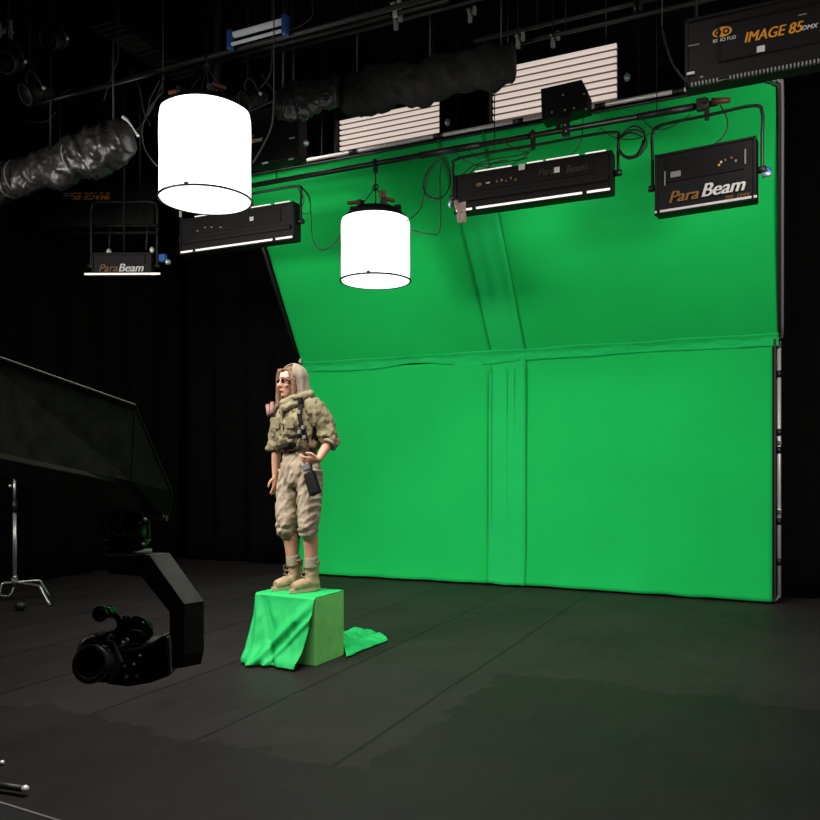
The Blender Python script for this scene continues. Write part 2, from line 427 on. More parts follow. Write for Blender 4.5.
# ---- round lanterns ---------------------------------------------------------
def lantern(label, pxc, pyb, y, r, h, pipe_z, pipe_y, seed, gr='round fabric lanterns'):
    c = on_y(pxc, pyb, y); x, z0 = c.x, c.z; z1 = z0+h
    o = thing('space_light', label, 'lantern', (x, y, z0), gr)
    rnd = random.Random(seed)
    def side(u, v):
        a = u*2*PI; rr = r*(1+.012*N((math.cos(a)*2, math.sin(a)*2, v*3+seed))-.035*(max(0, v-.9)*10)**2*.7)
        return Vector((x+rr*math.cos(a), y+rr*math.sin(a), z0+.01+v*(h-.01)+(.01*N((a, 0, seed)) if v > .9 else 0)))
    bm = B(); grid(bm, side, 64, 14)
    bmesh.ops.remove_doubles(bm, verts=bm.verts, dist=1e-5)
    part('fabric_shade', bm, m_glow, o, smooth=True)
    bm = B(); loft(bm, [((x, y, z0-.012), r*.97, r*.97), ((x, y, z0+.004), r*.985, r*.985)], 64)
    part('diffuser_base', bm, m_glow, o, smooth=False)
    part('bottom_hoop', torus(B(), (x, y, z0-.006), r+.008, .010, n=64), m_black, o, smooth=True)
    part('top_hoop', torus(B(), (x, y, z1-.005), r*.955, .007, n=64), m_black, o, smooth=True)
    for k in range(2): 
        a = (2.2, 5.6)[k]-.6
        part('hoop_clip', box(B(), (x+(r+.01)*math.cos(a), y+(r+.01)*math.sin(a), z0+.005), (.03, .03, .022), .004), m_black, o)
    # lamp head: dark pan with spokes and sockets
    bm = B(); loft(bm, [((x, y, z1-.02), r*.93, r*.93), ((x, y, z1+.03), r*.92, r*.92), ((x, y, z1+.10), r*.70, r*.70), ((x, y, z1+.14), r*.3, r*.3)], 40)
    part('lamp_head', bm, m_housing_d, o, smooth=True)
    for k in range(6):
        a = k*PI/3+.3
        q = Vector((x+r*.66*math.cos(a), y+r*.66*math.sin(a), z1+.12))
        bm = B(); box(bm, q, (.07, .05, .06), .008, Matrix.Rotation(a, 4, 'Z')); part('lamp_socket', bm, m_gcable if k % 2 else m_black, o)
    for (a, w) in ((3.9, .17), (5.9, .12)):
        bm = B(); q = Vector((x+r*.6*math.cos(a), y+r*.6*math.sin(a), z1+.165))
        box(bm, q, (w, .035, .03), .004, Matrix.Rotation(a+PI/2-.1, 4, 'Z') if w < .15 else Matrix.Rotation(.15, 4, 'Z'))
        part('orange_batten', bm, m_wood, o)
    top = Vector((x, pipe_y, pipe_z)); ring = Vector((x, y+(pipe_y-y)*.4, z1+.43*(1.0 if r > .36 else .78)))
    part('lifting_ring', torus(B(), ring, .03, .008, Matrix.Rotation(PI/2, 3, 'X'), 20, 6), m_gpipe, o, smooth=True)
    bm = B()
    tube(bm, [ring, (ring+top)/2, top], .009, 6, 2)
    part('hook', bm, m_black, o, smooth=True)
    bm = B(); clamp(bm, top, 1.1); part('pipe_clamp', bm, m_black, o)
    for k in range(4):
        a = k*PI/2+.5
        part('sling', tube(B(), [ring, (x+r*.62*math.cos(a), y+r*.62*math.sin(a), z1+.06)], .005, 6, 0), m_gcable, o, smooth=True)
    return o, Vector((x, y, z1)), ring
big, bigtop, bigring = lantern('large glowing white round lantern, the nearer and bigger of the pair', 205.5, 199.5, on_z(205, 60, 5.05).y-.05, .40, .76, 5.05, on_z(205, 60, 5.05).y, 3)
sm, smtop, smring = lantern('small glowing white round lantern hanging in front of the green screen', 375.5, 280.5, PYY, .345, .60, PZ, PYY, 8)
bm = B(); torus(bm, smtop+Vector((.13, -.1, .22)), .025, .02, Matrix.Rotation(PI/2, 3, 'X')); part('round_tag', bm, mat('tan_plastic', (.25, .14, .1), .6), sm, smooth=True)

# ---- lamp housings ----------------------------------------------------------
def housing(name, label, cat, c, W, H, Dp, yaw=0, tilt=0, roll=0, group=None, m=m_housing):
    """a fluorescent fixture; its -y face is the closed back, light leaves towards +y"""
    o = thing(name, label, cat, c, group, (tilt, roll, yaw))
    bm = B(); box(bm, (0, 0, 0), (W, Dp, H), .012)
    part('housing', bm, m, o, local=True)
    return o
def rim(o, W, H, Dp, m=m_housing):
    bm = B()
    for z in (H/2-.012, -H/2+.012): box(bm, (0, -Dp/2-.006, z), (W, .014, .02), .003)
    for x in (W/2-.012, -W/2+.012): box(bm, (x, -Dp/2-.006, 0), (.02, .014, H), .003)
    part('back_rim', bm, m, o, local=True)
def lit_tubes(o, W, H, y, n, r=.016, z=0, m=m_tube, x0=0):
    for k in range(n):
        zz = z+(k-(n-1)/2)*(H/n)
        part('lit_tube', cyl(B(), (x0-W/2, y, zz), (x0+W/2, y, zz), r, n=10), m, o, local=True, smooth=True)

GRP_BEAM = 'wide fluorescent beam fixtures on the lighting pipe'
# centre beam fixture
y = PYY-.02
a = on_y(457, 178, y); b = on_y(614, 153, y); d = on_y(460, 216, y)
W = b.x-a.x; H = a.z-d.z; c = Vector(((a.x+b.x)/2, y, (a.z+d.z)/2)); 
def beam(label, c, W, H, yaw, tilt, pivot, top_strip=True, bottom=m_strip, gaps=(-.37, .33), knob=m_black, roll=0, ridge=True):
    o = housing('beam_light', label, 'studio light', c, W, H, .13, yaw, tilt, roll, GRP_BEAM)
    rim(o, W, H, .13)
    if ridge: part('back_ridge', box(B(), (0, -.078, -H*.16), (W*.94, .03, H*.12), .008), m_housing, o, local=True)
    bm = B(); box(bm, (0, -.068, H*.2), (W*.78, .012, H*.38), .004); part('control_panel', bm, m_housing_d, o, local=True)
    # lit strips seen at the lower lip, broken by two dark brackets
    xs = [-W/2+.02, W*gaps[0]-.012, W*gaps[0]+.03, W*gaps[1]-.012, W*gaps[1]+.03, W/2-.02]
    for k in range(3):
        bm = B(); box(bm, ((xs[2*k]+xs[2*k+1])/2, -.075, -H/2+.028), (xs[2*k+1]-xs[2*k], .012, .021), .003)
        part('lit_strip', bm, bottom, o, local=True)
    if top_strip:
        for (u0, u1) in ((-.36, -.12), (-.02, .08), (.1, .30), (.34, .46)):
            part('bright_top_strip', box(B(), ((u0+u1)/2*W, -.05, H/2+.006), ((u1-u0)*W, .05, .008)), m_strip if top_strip else m_alu, o, local=True)
    part('lower_lip', box(B(), (0, -.07, -H/2+.008), (W, .03, .016), .003), m_housing_d, o, local=True)
    # egg crate opening and reflector on the lit side
    part('reflector', box(B(), (0, .07, 0), (W*.94, .012, H*.86)), m_refl, o, local=True)
    lit_tubes(o, W*.9, H*.8, .09, 4)
    # yoke
    zt = (Vector(pivot)-Vector(c)).z-.1
    s = W/2+.035
    part('yoke', tube(B(), [(-s, 0, -.02), (-s, 0, zt*.5), (-s, 0, zt-.07), (-s+.07, 0, zt), (0, 0, zt), (s-.07, 0, zt), (s, 0, zt-.07), (s, 0, zt*.5), (s, 0, -.02)], .0135, 10, 5), m_pipe, o, local=True, smooth=True)
    for sx in (-1, 1):
        part('pivot_knob', cyl(B(), (sx*(s-.04), 0, 0), (sx*(s+.03), 0, 0), .028), m_black, o, local=True, smooth=True)
    return o
def pipe_clamp(o, x, z0, m=m_black):
    bm = B(); clamp(bm, (x, PYY, PZ), 1.25)
    box(bm, (x, PYY, (PZ+z0)/2-.02), (.035, .04, PZ-z0-.02), .004); part('pipe_clamp', bm, m, o)
LPX = on_y(533, 147, PYY).x
bc = beam('long black beam light at centre with a crumpled tan foil flag at its left end', c, W, H, 0, .0, (c.x, y, PZ))
pipe_clamp(bc, LPX, PZ-.12)
def tp(o, s, m, u, v, size, W, H, **k): return text('lettering', s, m, o, (u*W, -.0795, v*H), size, **k)
part('printed_mark', box(B(), (-.33*W, -.08, .16*H), (.05, .003, .03), .001), m_dorange, bc, local=True)
part('printed_mark', box(B(), (-.27*W, -.08, .17*H), (.035, .003, .012), .001), m_silver, bc, local=True)
for u, mm in ((-.21, m_dorange), (-.18, m_grey), (-.15, mat('red_mark', (.25, .04, .03), .5)), (-.12, m_dorange), (-.09, m_dorange)):
    part('printed_mark', box(B(), (u*W, -.08, .17*H+.01*math.sin(u*90)), (.018, .003, .022), .001), mm, bc, local=True)
part('white_label', box(B(), (-.05*W, -.083, .43*H), (.06, .006, .055), .003), m_silver, bc, local=True)
part('white_label', box(B(), (.17*W, -.082, .22*H), (.05, .004, .05), .003), m_silver, bc, local=True)
m_faint = mat('faint_lettering', (.05, .035, .012), .6)
tp(bc, 'Para', m_faint, .05, .14, .085, W, H, shear=.3)
tp(bc, 'Beam', m_faint, .22, .12, .085, W, H, shear=.3)
def foil_piece(bm, c, w, h, seed):
    c = Vector(c)
    return grid(bm, lambda u, v: c+Vector(((u-.5)*w*(1-.3*v)+.02*v, .03*N((u*3, v*3, seed)), -v*h+.012*N((u*5, v*4, seed+3)))), 10, 12, .003)
fp = on_y(459, 205, PYY-.1)
part('tan_foil_flag', foil_piece(B(), fp+Vector((.01, 0, .05)), .12, .22, 2), mat('tan_foil', (.36, .26, .22), .45), bc, smooth=True)
part('pale_blue_knob', ball(B(), on_y(451, 204, PYY-.05), .03, (1, 1, 1.3), 8), m_paleb, bc, smooth=True)

# right beam fixture
a = on_y(653, 155, y); b = on_y(755, 143, y); d = on_y(656, 215, y)
W2 = .80; H2 = (a.z-d.z)*1.0; c2 = on_y(705.5, 179.5, y); W2 = (b.x-a.x)*1.0
br = beam('squarish black beam light hanging at far right of the pipe with large silver italic lettering', c2, W2, H2, math.radians(-6), 0, (c2.x, y, PZ), top_strip=False, bottom=m_alu, gaps=(-.48, .47), ridge=False)
pipe_clamp(br, on_y(707, 105, PYY).x, PZ-.12)
part('grey_pipe_clamp', box(B(), (on_y(702, 105, PYY).x, PYY-.03, PZ-.005), (.085, .07, .10), .012), m_gpipe, br)
part('orange_connector', cyl(B(), (pA.x+.05, PYY-.02, PZ+.01), (pA.x+.2, PYY-.02, PZ-.005), .03, .022), mat('connector', (.09, .035, .02), .5), br, smooth=True)
text('orange_outline_lettering', 'Para', m_dorange, br, (-.36*W2, -.0795, -.33*H2), .135, shear=.3, sx=1.02, bold=.002)
text('silver_lettering', 'Beam', m_silver, br, (-.035*W2, -.0795, -.32*H2), .155, shear=.3, sx=.98, bold=.005)
text('orange_lettering', '200  DMX', m_dorange, br, (.20*W2, -.0795, -.425*H2), .045, shear=.3)
for u, v in ((-.39, .08), (.40, .2)): part('white_side_strip', box(B(), (u*W2, -.081, v*H2), (.012, .004, .12), .001), m_grey, br, local=True)
part('grey_label', box(B(), (-.28*W2, -.081, .12*H2), (.085, .004, .05), .003), m_grey, br, local=True)
for u, v, mm in ((.17, .18, m_silver), (.15, .14, m_orange), (.21, .2, m_dorange), (.27, .22, mat('red_mark', (.2, .03, .02), .5)), (.31, .16, m_grey)):
    part('indicator', box(B(), (u*W2, -.081, v*H2), (.016, .006, .018), .002), mm, br, local=True)
part('blue_knob', ball(B(), c2+Vector((W2/2+.07, .0, .0)), .034, n=8), m_blue, br, smooth=True)
part('pale_blue_knob', cyl(B(), c2+Vector((W2/2+.03, -.05, -.05)), c2+Vector((W2/2+.1, -.05, -.04)), .022), m_paleb, br, smooth=True)

# left beam fixture half behind the large lantern
yl = PYY-.02
a = on_y(184, 222, yl); b = on_y(298, 203, yl); d = on_y(184, 256, yl)
W3 = b.x-a.x; H3 = on_y(298, 203, yl).z-on_y(298, 241, yl).z; c3 = Vector(((a.x+b.x)/2, yl, b.z-H3/2))
bl = beam('long black beam light hanging just below and right of the large lantern', c3, W3, H3, 0, 0, (c3.x, yl, PZ))
pipe_clamp(bl, c3.x, PZ-.12)
part('white_label', box(B(), (.15*W3, -.082, .2*H3), (.05, .004, .045), .003), m_silver, bl, local=True)
for u, v in ((-.33, .1), (-.26, .16), (-.2, .14), (-.12, .1)):
    part('printed_mark', box(B(), (u*W3, -.082, v*H3), (.03, .004, .015), .002), m_grey, bl, local=True)
part('chrome_bracket', box(B(), a+Vector((.02, -.08, .1)), (.025, .02, .14), .004), m_silver, bl)

# small beam fixture far left, turned towards the viewer's side
yq = 6.75
c4 = on_y(124, 266, yq); sc4 = c4.length
k4 = (Vector((c4.x, c4.y)).dot(Vector((-SN, CS))))/F
W4, H4 = 60*k4, 24*k4
b4 = beam('small black beam light at far left with a silver italic word, glowing lower edge', c4, W4, H4, PH-.02, 0, (c4.x, yq, PZ-.0), top_strip=False, gaps=(-.6, .6), ridge=False)
text('silver_lettering', 'Beam', m_silver, b4, (-.06*W4, -.0795, -.30*H4), .125, shear=.3, bold=.003)
text('brown_lettering', 'Para', m_dorange, b4, (-.38*W4, -.0795, -.30*H4), .12, shear=.3)
part('blue_clamp', box(B(), on_y(163, 258, yq), (.09, .06, .09), .02), m_blue, b4)
part('pale_blue_knob', ball(B(), on_y(168, 262, yq-.05), .03, n=8), m_paleb, b4, smooth=True)
part('chrome_knob', ball(B(), on_y(109, 252, yq-.02), .03, (1, 1, 1.3), 8), m_alu, b4, smooth=True)
part('chrome_knob', ball(B(), on_y(152, 250, yq-.02), .025, (1, 1, 1.3), 8), m_alu, b4, smooth=True)
part('hanger', cyl(B(), c4+Vector((0, 0, H4/2)), (c4.x, yq, CZ), .012), m_black, b4, smooth=True)
for px in (109, 146):
    q = on_y(px, 250, yq); part('hanger_strap', cyl(B(), q, (q.x+.02, yq, on_y(px, 226, yq).z), .008), m_gpipe, b4, smooth=True)

# big image fixtures seen from the back
GRP_IMG = 'large black tube fixtures seen from the back'
def image_light(label, c, W, H, yaw, tilt, roll, flip=False, tx=.02, ty=-.1, sz=.14, logo=True, nt=0):
    o = housing('studio_tube_light', label, 'studio light', c, W, H, .16, yaw, tilt, roll+(PI if flip else 0), GRP_IMG, m_housing if logo else m_housing_d)
    rim(o, W, H, .16, m_housing if logo else m_housing_d)
    bm = B()
    for (z, h) in ((H*.33, .012), (-H*.22, .012)): box(bm, (W*.05, -.085, z), (W*.78, .012, h), .002)
    for x in (-.34, .44): box(bm, (W*x, -.085, H*.055), (.012, .012, H*.55), .002)
    part('panel_frame', bm, m_housing_d, o, local=True)
    mo = m_orange if logo else m_orange
    text('orange_lettering', 'IMAGE 85', mo, o, (tx*W, -.0835, ty*H), sz, shear=.25, bold=.004, sx=.85)
    text('white_lettering', 'DMX', m_silver, o, (tx*W+sz*3.55, -.0835, ty*H+.005), sz*.42, shear=.25, bold=.002)
    part('reflector', box(B(), (0, .085, 0), (W*.94, .012, H*.9)), m_refl, o, local=True)
    lit_tubes(o, W*.9, H*.9, .108, 8, .014)
    return o
yi = 5.9
a = on_y(686, 26, yi); d = on_y(689, 88, yi); e = on_y(785, -9, yi)
Hi = a.z-on_y(686, 92, yi).z; Wi = 1.38
ci = Vector((a.x+Wi/2, yi, a.z-Hi/2+.0))
im = image_light('large black tube light at top right with orange lettering and oval logo', ci, Wi, Hi, 0, 0, 0, tx=(on_y(744, 48, yi).x-ci.x)/Wi, ty=(on_y(744, 49, yi).z-ci.z)/Hi, sz=.098)
lx = on_y(723, 38, yi).x-ci.x; lz = on_y(723, 38, yi).z-ci.z
bm = B(); loft(bm, [((lx, -.083, lz), .062, .034, Matrix.Rotation(PI/2, 3, 'X')), ((lx, -.087, lz), .062, .034, Matrix.Rotation(PI/2, 3, 'X'))], 24)
part('orange_oval_logo', bm, m_orange, im, local=True)
bm = B()
for s in (-1, 1): torus(bm, (lx+s*.026, -.088, lz), .016, .005, Matrix.Rotation(PI/2, 3, 'X'), 14, 6)
part('logo_rings', bm, m_housing_d, im, local=True)
text('white_logo_lettering', 'KINO FLO', m_silver, im, (lx-.06, -.0835, lz-.062), .032, bold=.001)
q = on_y(761, 55, yi); part('white_label', box(B(), (q.x-ci.x, -.086, q.z-ci.z), (.05, .006, .045), .003), m_silver, im, local=True)
q = on_y(692, 79, yi); part('chrome_latch', box(B(), (q.x-ci.x, -.09, q.z-ci.z), (.05, .012, .018), .003), m_silver, im, local=True)
q = on_y(694, 51, yi); part('grey_mark', box(B(), (q.x-ci.x, -.084, q.z-ci.z), (.085, .003, .007)), m_grey, im, local=True)
q = on_y(802, 21, yi); part('grey_mark', box(B(), (q.x-ci.x, -.084, q.z-ci.z), (.05, .003, .007)), m_grey, im, local=True)
bm = B()
for k in range(56):
    box(bm, (-Wi/2+.05+k*.023+(.06 if k > 7 else 0), -.09, -Hi/2+.0), (.011, .03, .022))
box(bm, (0, -.082, -Hi/2), (Wi-.06, .01, .006)); part('vent_louvres', bm, m_grey, im, local=True)
for x in (-.5, .5): part('hanger_strap', cyl(B(), (x*Wi*.9, 0, Hi/2), (x*Wi*.9, 0, CZ-ci.z), .01), m_black, im, local=True, smooth=True)

yj = 7.1
a = on_y(222, 118, yj); b = on_y(299, 104, yj); d = on_y(299, 166, yj)
Wj = 1.25; bj = on_y(303, 104, yj); Hj = bj.z-on_y(303, 160, yj).z
cj = Vector((bj.x-Wj/2, yj, bj.z-Hj/2))
tj = on_y(254, 147, yj)
im2 = image_light('large black tube light behind the big lantern, only its right end showing', cj, Wj, Hj, 0, 0, 0, tx=(tj.x-cj.x-.4)/Wj, ty=(tj.z-cj.z)/Hj, sz=.125, logo=False)
for px, py, w, mm in ((265, 163, .075, m_silver), (292, 138, .07, m_grey), (291, 159, .06, m_grey)):
    q = on_y(px, py, yj-.1); part('white_label', box(B(), q, (w, .01, .018), .003), mm, im2)
for x in (-.45, .45): part('hanger_strap', cyl(B(), (x*Wj*.9, 0, Hj/2), (x*Wj*.9, 0, CZ-cj.z), .01), m_black, im2, local=True, smooth=True)
q = on_y(306, 143, yj-.1); part('blue_knob', ball(B(), q, .03, n=8), m_paleb, im2, smooth=True)

yk = 6.9
ck = on_y(100, 207, yk); kk = (Vector((ck.x, ck.y)).dot(Vector((-SN, CS))))/F
Wk, Hk = 112*kk, 44*kk
tkx = 0
im3 = image_light('large black tube light at far left hanging upside down with orange lettering', ck, Wk, Hk, PH, 0, 0, flip=True, tx=-.12+.0, ty=-.27, sz=.12, logo=False)
for px in (60, 140):
    q = on_y(px, 188, yk); part('hanger_strap', cyl(B(), q, (q.x, yk, CZ), .01), m_black, im3, smooth=True)
bm = B()
for py in (226, 233): cyl(bm, on_y(48, py+.5, yk-.15), on_y(158, py-.5, yk-.05), .018)
part('twin_rail', bm, m_housing, im3, smooth=True)
part('chrome_knob', ball(B(), on_y(46, 215, yk-.1), .025, (1, 1, 1.5), 8), m_grey, im3, smooth=True)

# lit tube banks facing the floor in front
def bank(label, pTL, pTR, pBL, y, n):
    a = on_y(*pTL, y); b = on_y(*pTR, y); d = on_y(*pBL, y)
    W = b.x-a.x; H = (a.z-d.z); c = Vector(((a.x+b.x)/2, y, (a.z+d.z)/2))
    o = thing('tube_bank_light', label, 'studio light', c, 'lit fluorescent tube banks above the green screen', (0, 0, 0))
    part('housing', box(B(), (0, .10, 0), (W+.1, .12, H+.1), .012), m_housing_d, o, local=True)
    part('reflector', box(B(), (0, .035, 0), (W, .012, H)), m_refl, o, local=True)
    lit_tubes(o, W-.01, H, 0, n, H/n*.33)
    part('lower_door', box(B(), (0, .0, -H/2-.07), (W+.1, .03, .11), .006), m_housing_d, o, local=True)
    part('side_plate', box(B(), (W/2+.03, 0, 0), (.03, .12, H+.08), .004), m_housing_d, o, local=True)
    part('side_plate', box(B(), (-W/2-.03, 0, 0), (.03, .12, H+.08), .004), m_housing_d, o, local=True)
    part('blue_knob', ball(B(), (W/2+.1, -.03, -.1), .032, (1, 1, 1.3), 8), m_paleb, o, local=True, smooth=True)
    for x in (-.4, .4): part('hanger_strap', cyl(B(), (x*W, .1, H/2), (x*W, .1, CZ-c.z), .01), m_black, o, local=True, smooth=True)
    return o, c, W, H
bk1, cb1, Wb1, Hb1 = bank('lit bank of six tubes above the screen, the left smaller bank', (340, 120), (440, 98), (340, 152), 7.95, 6)
bk2, cb2, Wb2, Hb2 = bank('lit bank of eight tubes above the screen, the right larger bank', (493, 69), (617, 45), (493, 122), 7.75, 8)

# small dark lamp standing on the main pipe
q = on_y(566, 106, PYY); bx = thing('ballast_box', 'small black box mounted on the pipe in front of the right tube bank', 'control box', (q.x, PYY, PZ))
bw = on_y(588, 100, PYY).x-on_y(544, 100, PYY).x; zt, zb = on_y(566, 87, PYY).z, on_y(566, 119, PYY).z
bm = B(); prism(bm, [(q.x-bw/2, PYY-.08, zb-.01), (q.x-bw/2-.01, PYY-.08, zt-.01), (q.x+bw/2-.04, PYY-.08, zt), (q.x+bw/2+.01, PYY-.08, zt-.12), (q.x+bw/2+.01, PYY-.08, zb+.03)], (0, .18, 0))
part('casing', bm, m_housing_d, bx)
part('mounting_post', box(B(), (q.x-.0, PYY, (zb+PZ)/2-.02), (.07, .05, zb-PZ+.08), .006), m_black, bx)
part('side_bracket', box(B(), (q.x-.07, PYY, zb-.05), (.04, .04, .07), .006), m_black, bx)
for px, py in ((563, 95), (565, 110), (565, 125), (566, 131), (574, 108), (552, 112), (584, 94), (586, 109)):
    part('screw', cyl(B(), on_y(px, py, PYY-.075), on_y(px, py, PYY-.095), .01, n=10), m_grey, bx)

# blue-ended work light at the top left
yw = LP.y-.1
a = on_z(234, 35, 5.15); wx1 = on_y(283, 22, a.y)
wl = thing('work_light', 'pair of unlit fluorescent tubes with blue end caps near the ceiling', 'studio light', (a.x, a.y, a.z))
for k, dz in enumerate((0, -.095)):
    p0 = Vector((a.x, a.y-.03*k, a.z+dz)); p1 = Vector((wx1.x+.0, a.y-.03*k, a.z+dz))
    part('fluorescent_tube', cyl(B(), p0, p1, .026-.012*k), mat('white_tube', (.5, .5, .5), .4, emit=.12, ecol=(.8, .85, .9)), wl, smooth=True)  # faint glow put into the colour of these unlit tubes
for x in (a.x-.03, wx1.x+.03): part('blue_end_cap', box(B(), (x, a.y-.01, a.z-.045), (.05, .06, .17), .012), m_blue, wl)
part('suspension_wire', cyl(B(), (a.x+.3, a.y, a.z), (a.x+.3, a.y, CZ), .005, n=6), m_black, wl)
part('suspension_wire', cyl(B(), (wx1.x-.1, a.y, a.z), (wx1.x-.1, a.y, CZ), .005, n=6), m_black, wl)

# vertical drop tube by the large lantern
q = on_y(217, 40, LP.y+.5)
dp = thing('drop_tube', 'dark vertical tube hanging from the ceiling behind the large lantern', 'pipe', (q.x, LP.y+.5, CZ))
part('tube', box(B(), (q.x, LP.y+.5, (CZ+4.5)/2), (.05, .05, CZ-4.5), .006), mat('dull_grey_paint', (.010, .0095, .009), .6), dp)
part('joint', box(B(), (q.x, LP.y+.5, LP.z), (.07, .07, .1), .008), m_black, dp)

# crumpled foil ducts and drape
def duct(name, label, cat, pts, rad, m, amp, fr, seed, flat=1):
    P = catmull(pts, 34); n = 84; bm = B(); rings = []
    for i, p in enumerate(P):
        d = (P[min(i+1, len(P)-1)]-P[max(i-1, 0)]).normalized()
        u = Vector((0, 0, 1)); u = (u-d*u.dot(d)).normalized(); v = d.cross(u)
        t = i/(len(P)-1)*(len(rad)-1); j = min(int(t), len(rad)-2); r = rad[j]+(rad[j+1]-rad[j])*(t-j)
        ring = []
        for k in range(n):
            a = 2*PI*k/n; w = u*math.cos(a)+v*math.sin(a)*flat
            q = p+w*r
            rr = r*(1+amp*.8*N(q*fr*.7+Vector((seed, 0, 0)))-amp*1.1*abs(N(Vector((q.x*fr*1.6+q.z*fr*.8, q.y*fr, q.z*fr*.9+seed))))+amp*.45*abs(N(q*fr*3.1)))
            ring.append(bm.verts.new(p+w*rr))
        rings.append(ring)
    for A, C in zip(rings, rings[1:]):
        for k in range(n): bm.faces.new((A[k], A[(k+1) % n], C[(k+1) % n], C[k]))
    bm.faces.new(rings[0][::-1]); bm.faces.new(rings[-1])
    o = thing(name, label, cat, P[len(P)//2])
    part('sleeve', bm, m, o, smooth=True)
    return o, P
yd = 5.4
dk = .0
o, P = duct('foil_sleeve', 'crumpled glossy black foil sleeve sagging at upper left edge of the photo', 'fabric sleeve',
     [on_y(-60, 200, yd), on_y(-10, 186, yd), on_y(40, 172, yd), on_y(90, 153, yd), on_y(128, 135, yd)], [.22, .21, .19, .17, .22, .24, .15], m_plastic, .3, 5, 4, .7)
for i in (40, 75, 120): part('hanging_strap', cyl(B(), P[i], (P[i].x, P[i].y, CZ), .008), m_black, o, smooth=True)
for i in (48, 54, 92): part('tie_band', torus(B(), P[i], .165, .007, (P[i+1]-P[i-1]).to_track_quat('Z', 'Y').to_matrix(), 28, 6), m_grey, o, smooth=True)
part('chrome_hook', tube(B(), [on_y(123, 117, yd-.15), on_y(128, 121, yd-.15), on_y(133, 128, yd-.15), on_y(138, 136, yd-.15)], [.016, .012, .006, .012], 8), m_alu, o, smooth=True)
ye = 6.7
o, P = duct('foil_sleeve', 'crumpled glossy black foil bag hanging left of the tube banks', 'fabric sleeve',
     [on_y(277, 108, ye), on_y(290, 102, ye), on_y(315, 98, ye), on_y(338, 92, ye)], [.12, .17, .19, .16, .15], m_plastic, .3, 6, 9, .6)
part('hanging_strap', cyl(B(), P[20], (P[20].x, P[20].y, CZ), .012), m_gcable, o, smooth=True)
o, P = duct('black_drape', 'long dull black drape slung above the lit tube banks', 'drape',
     [on_y(345, 92, ye+.1), on_y(380, 88, ye+.1), on_y(430, 80, ye+.1), on_y(480, 70, ye+.1), on_y(514, 62, ye+.1)], [.19, .22, .2, .24, .2, .22, .17], m_drape, .32, 3.2, 2, .5)
for i in (15, 68, 120): part('hanging_strap', cyl(B(), P[i], (P[i].x, P[i].y, CZ), .008), m_black, o, smooth=True)

# ceiling grilles
for i, (px, py) in enumerate(((122, 36), (143, 49), (170, 66))):
    q = on_z(px, py, 5.6)
    o = thing('ceiling_grille', ['dim slatted ceiling grille, the farthest left of three', 'dim slatted ceiling grille between the two others', 'dim slatted ceiling grille nearest to the large lantern'][i], 'grille', q, 'dim ceiling grilles')
    bm = B()
    for k in range(7): box(bm, (q.x, q.y-.24+k*.08, q.z), (.3, .035, .012), 0)
    part('slats', bm, mat('dim_grille', (.02, .02, .019), .6), o)
    for s in (-1, 1): part('side_rail', box(B(), (q.x+s*.16, q.y, q.z), (.02, .56, .03)), m_housing_d, o)
    part('hanger_rod', cyl(B(), q, (q.x, q.y, CZ), .006, n=6), m_black, o)

# clamps and small spot lamps in the dark rigging
CLR = random.Random(5)
for i, (px, py, z, mm, nm, lab) in enumerate([
    (378+17, 7, 5.3, m_silver, 'beam_clamp', 'bright metal beam clamp on the pipe at top centre'),
    (396, 20, 5.25, m_grey, 'beam_clamp', 'grey square clamp plate below the bright clamp at top centre'),
    (470, 13, 5.45, m_grey, 'beam_clamp', 'pinkish metal clamp cluster right of the top centre clamp'),
    (518, 39, 5.15, m_grey, 'beam_clamp', 'small metal clamp at the left end of the pipe above the right tube bank'),
    (553, 38, 5.15, m_grey, 'beam_clamp', 'metal clamp on the pipe directly above the right tube bank'),
    (635, 8, 5.3, m_gpipe, 'beam_clamp', 'dark metal clamp above the gap between tube bank and right fixture'),
]):
    q = on_z(px, py, z); o = thing(nm, lab, 'clamp', q, 'metal clamps on the ceiling pipes')
    bm = B(); clamp(bm, q, 1.0); part('jaw', bm, mm, o)
    part('side_plate', box(B(), q+Vector((.05, -.02, 0)), (.03, .05, .07), .008), mm, o)
    part('hanger_rod', cyl(B(), q, (q.x, q.y, CZ), .006, n=6), m_black, o)
for i, (px, py, z, yaw, lab) in enumerate([
    (12, 62, 4.9, .4, 'black spot lamp in the dark rigging, lowest at the left edge'),
    (38, 92, 4.7, -.3, 'black spot lamp with bright yoke above the crumpled foil sleeve'),
    (56, 40, 5.3, .2, 'black spot lamp with banded barrel in the dark upper left rigging'),
    (248, 97, 4.5, -.5, 'black spot lamp tucked behind the right side of the large lantern'),
]):
    q = on_z(px, py, z) if i < 3 else on_y(255, 98, 6.3)
    o = thing('spot_lamp', lab, 'studio light', q, 'black spot lamps in the dark rigging', (.5, 0, yaw))
    bm = B(); cyl(bm, (0, -.12, 0), (0, .12, 0), .085, .065, 20); part('barrel', bm, m_housing, o, local=True, smooth=True)
    part('lens_ring', torus(B(), (0, -.125, 0), .085, .01, Matrix.Rotation(PI/2, 3, 'X')), m_gpipe, o, local=True, smooth=True)
    for k in range(3): part('cooling_fin', torus(B(), (0, .02+k*.035, 0), .078-.005*k, .005, Matrix.Rotation(PI/2, 3, 'X'), 20, 6), m_gpipe, o, local=True, smooth=True)
    part('yoke', tube(B(), [(-.1, 0, 0), (-.1, 0, .08), (-.06, 0, .16), (.06, 0, .16), (.1, 0, .08), (.1, 0, 0)], .008, 8), m_gpipe, o, local=True, smooth=True)
    for s in (-1, 1): part('knob', ball(B(), (s*.115, 0, 0), .017, n=6), m_silver, o, local=True, smooth=True)
    t = world_of(o) @ Vector((0, 0, .16))
    part('hanger_rod', cyl(B(), t, (t.x, t.y, CZ), .01, n=8), m_black, o)
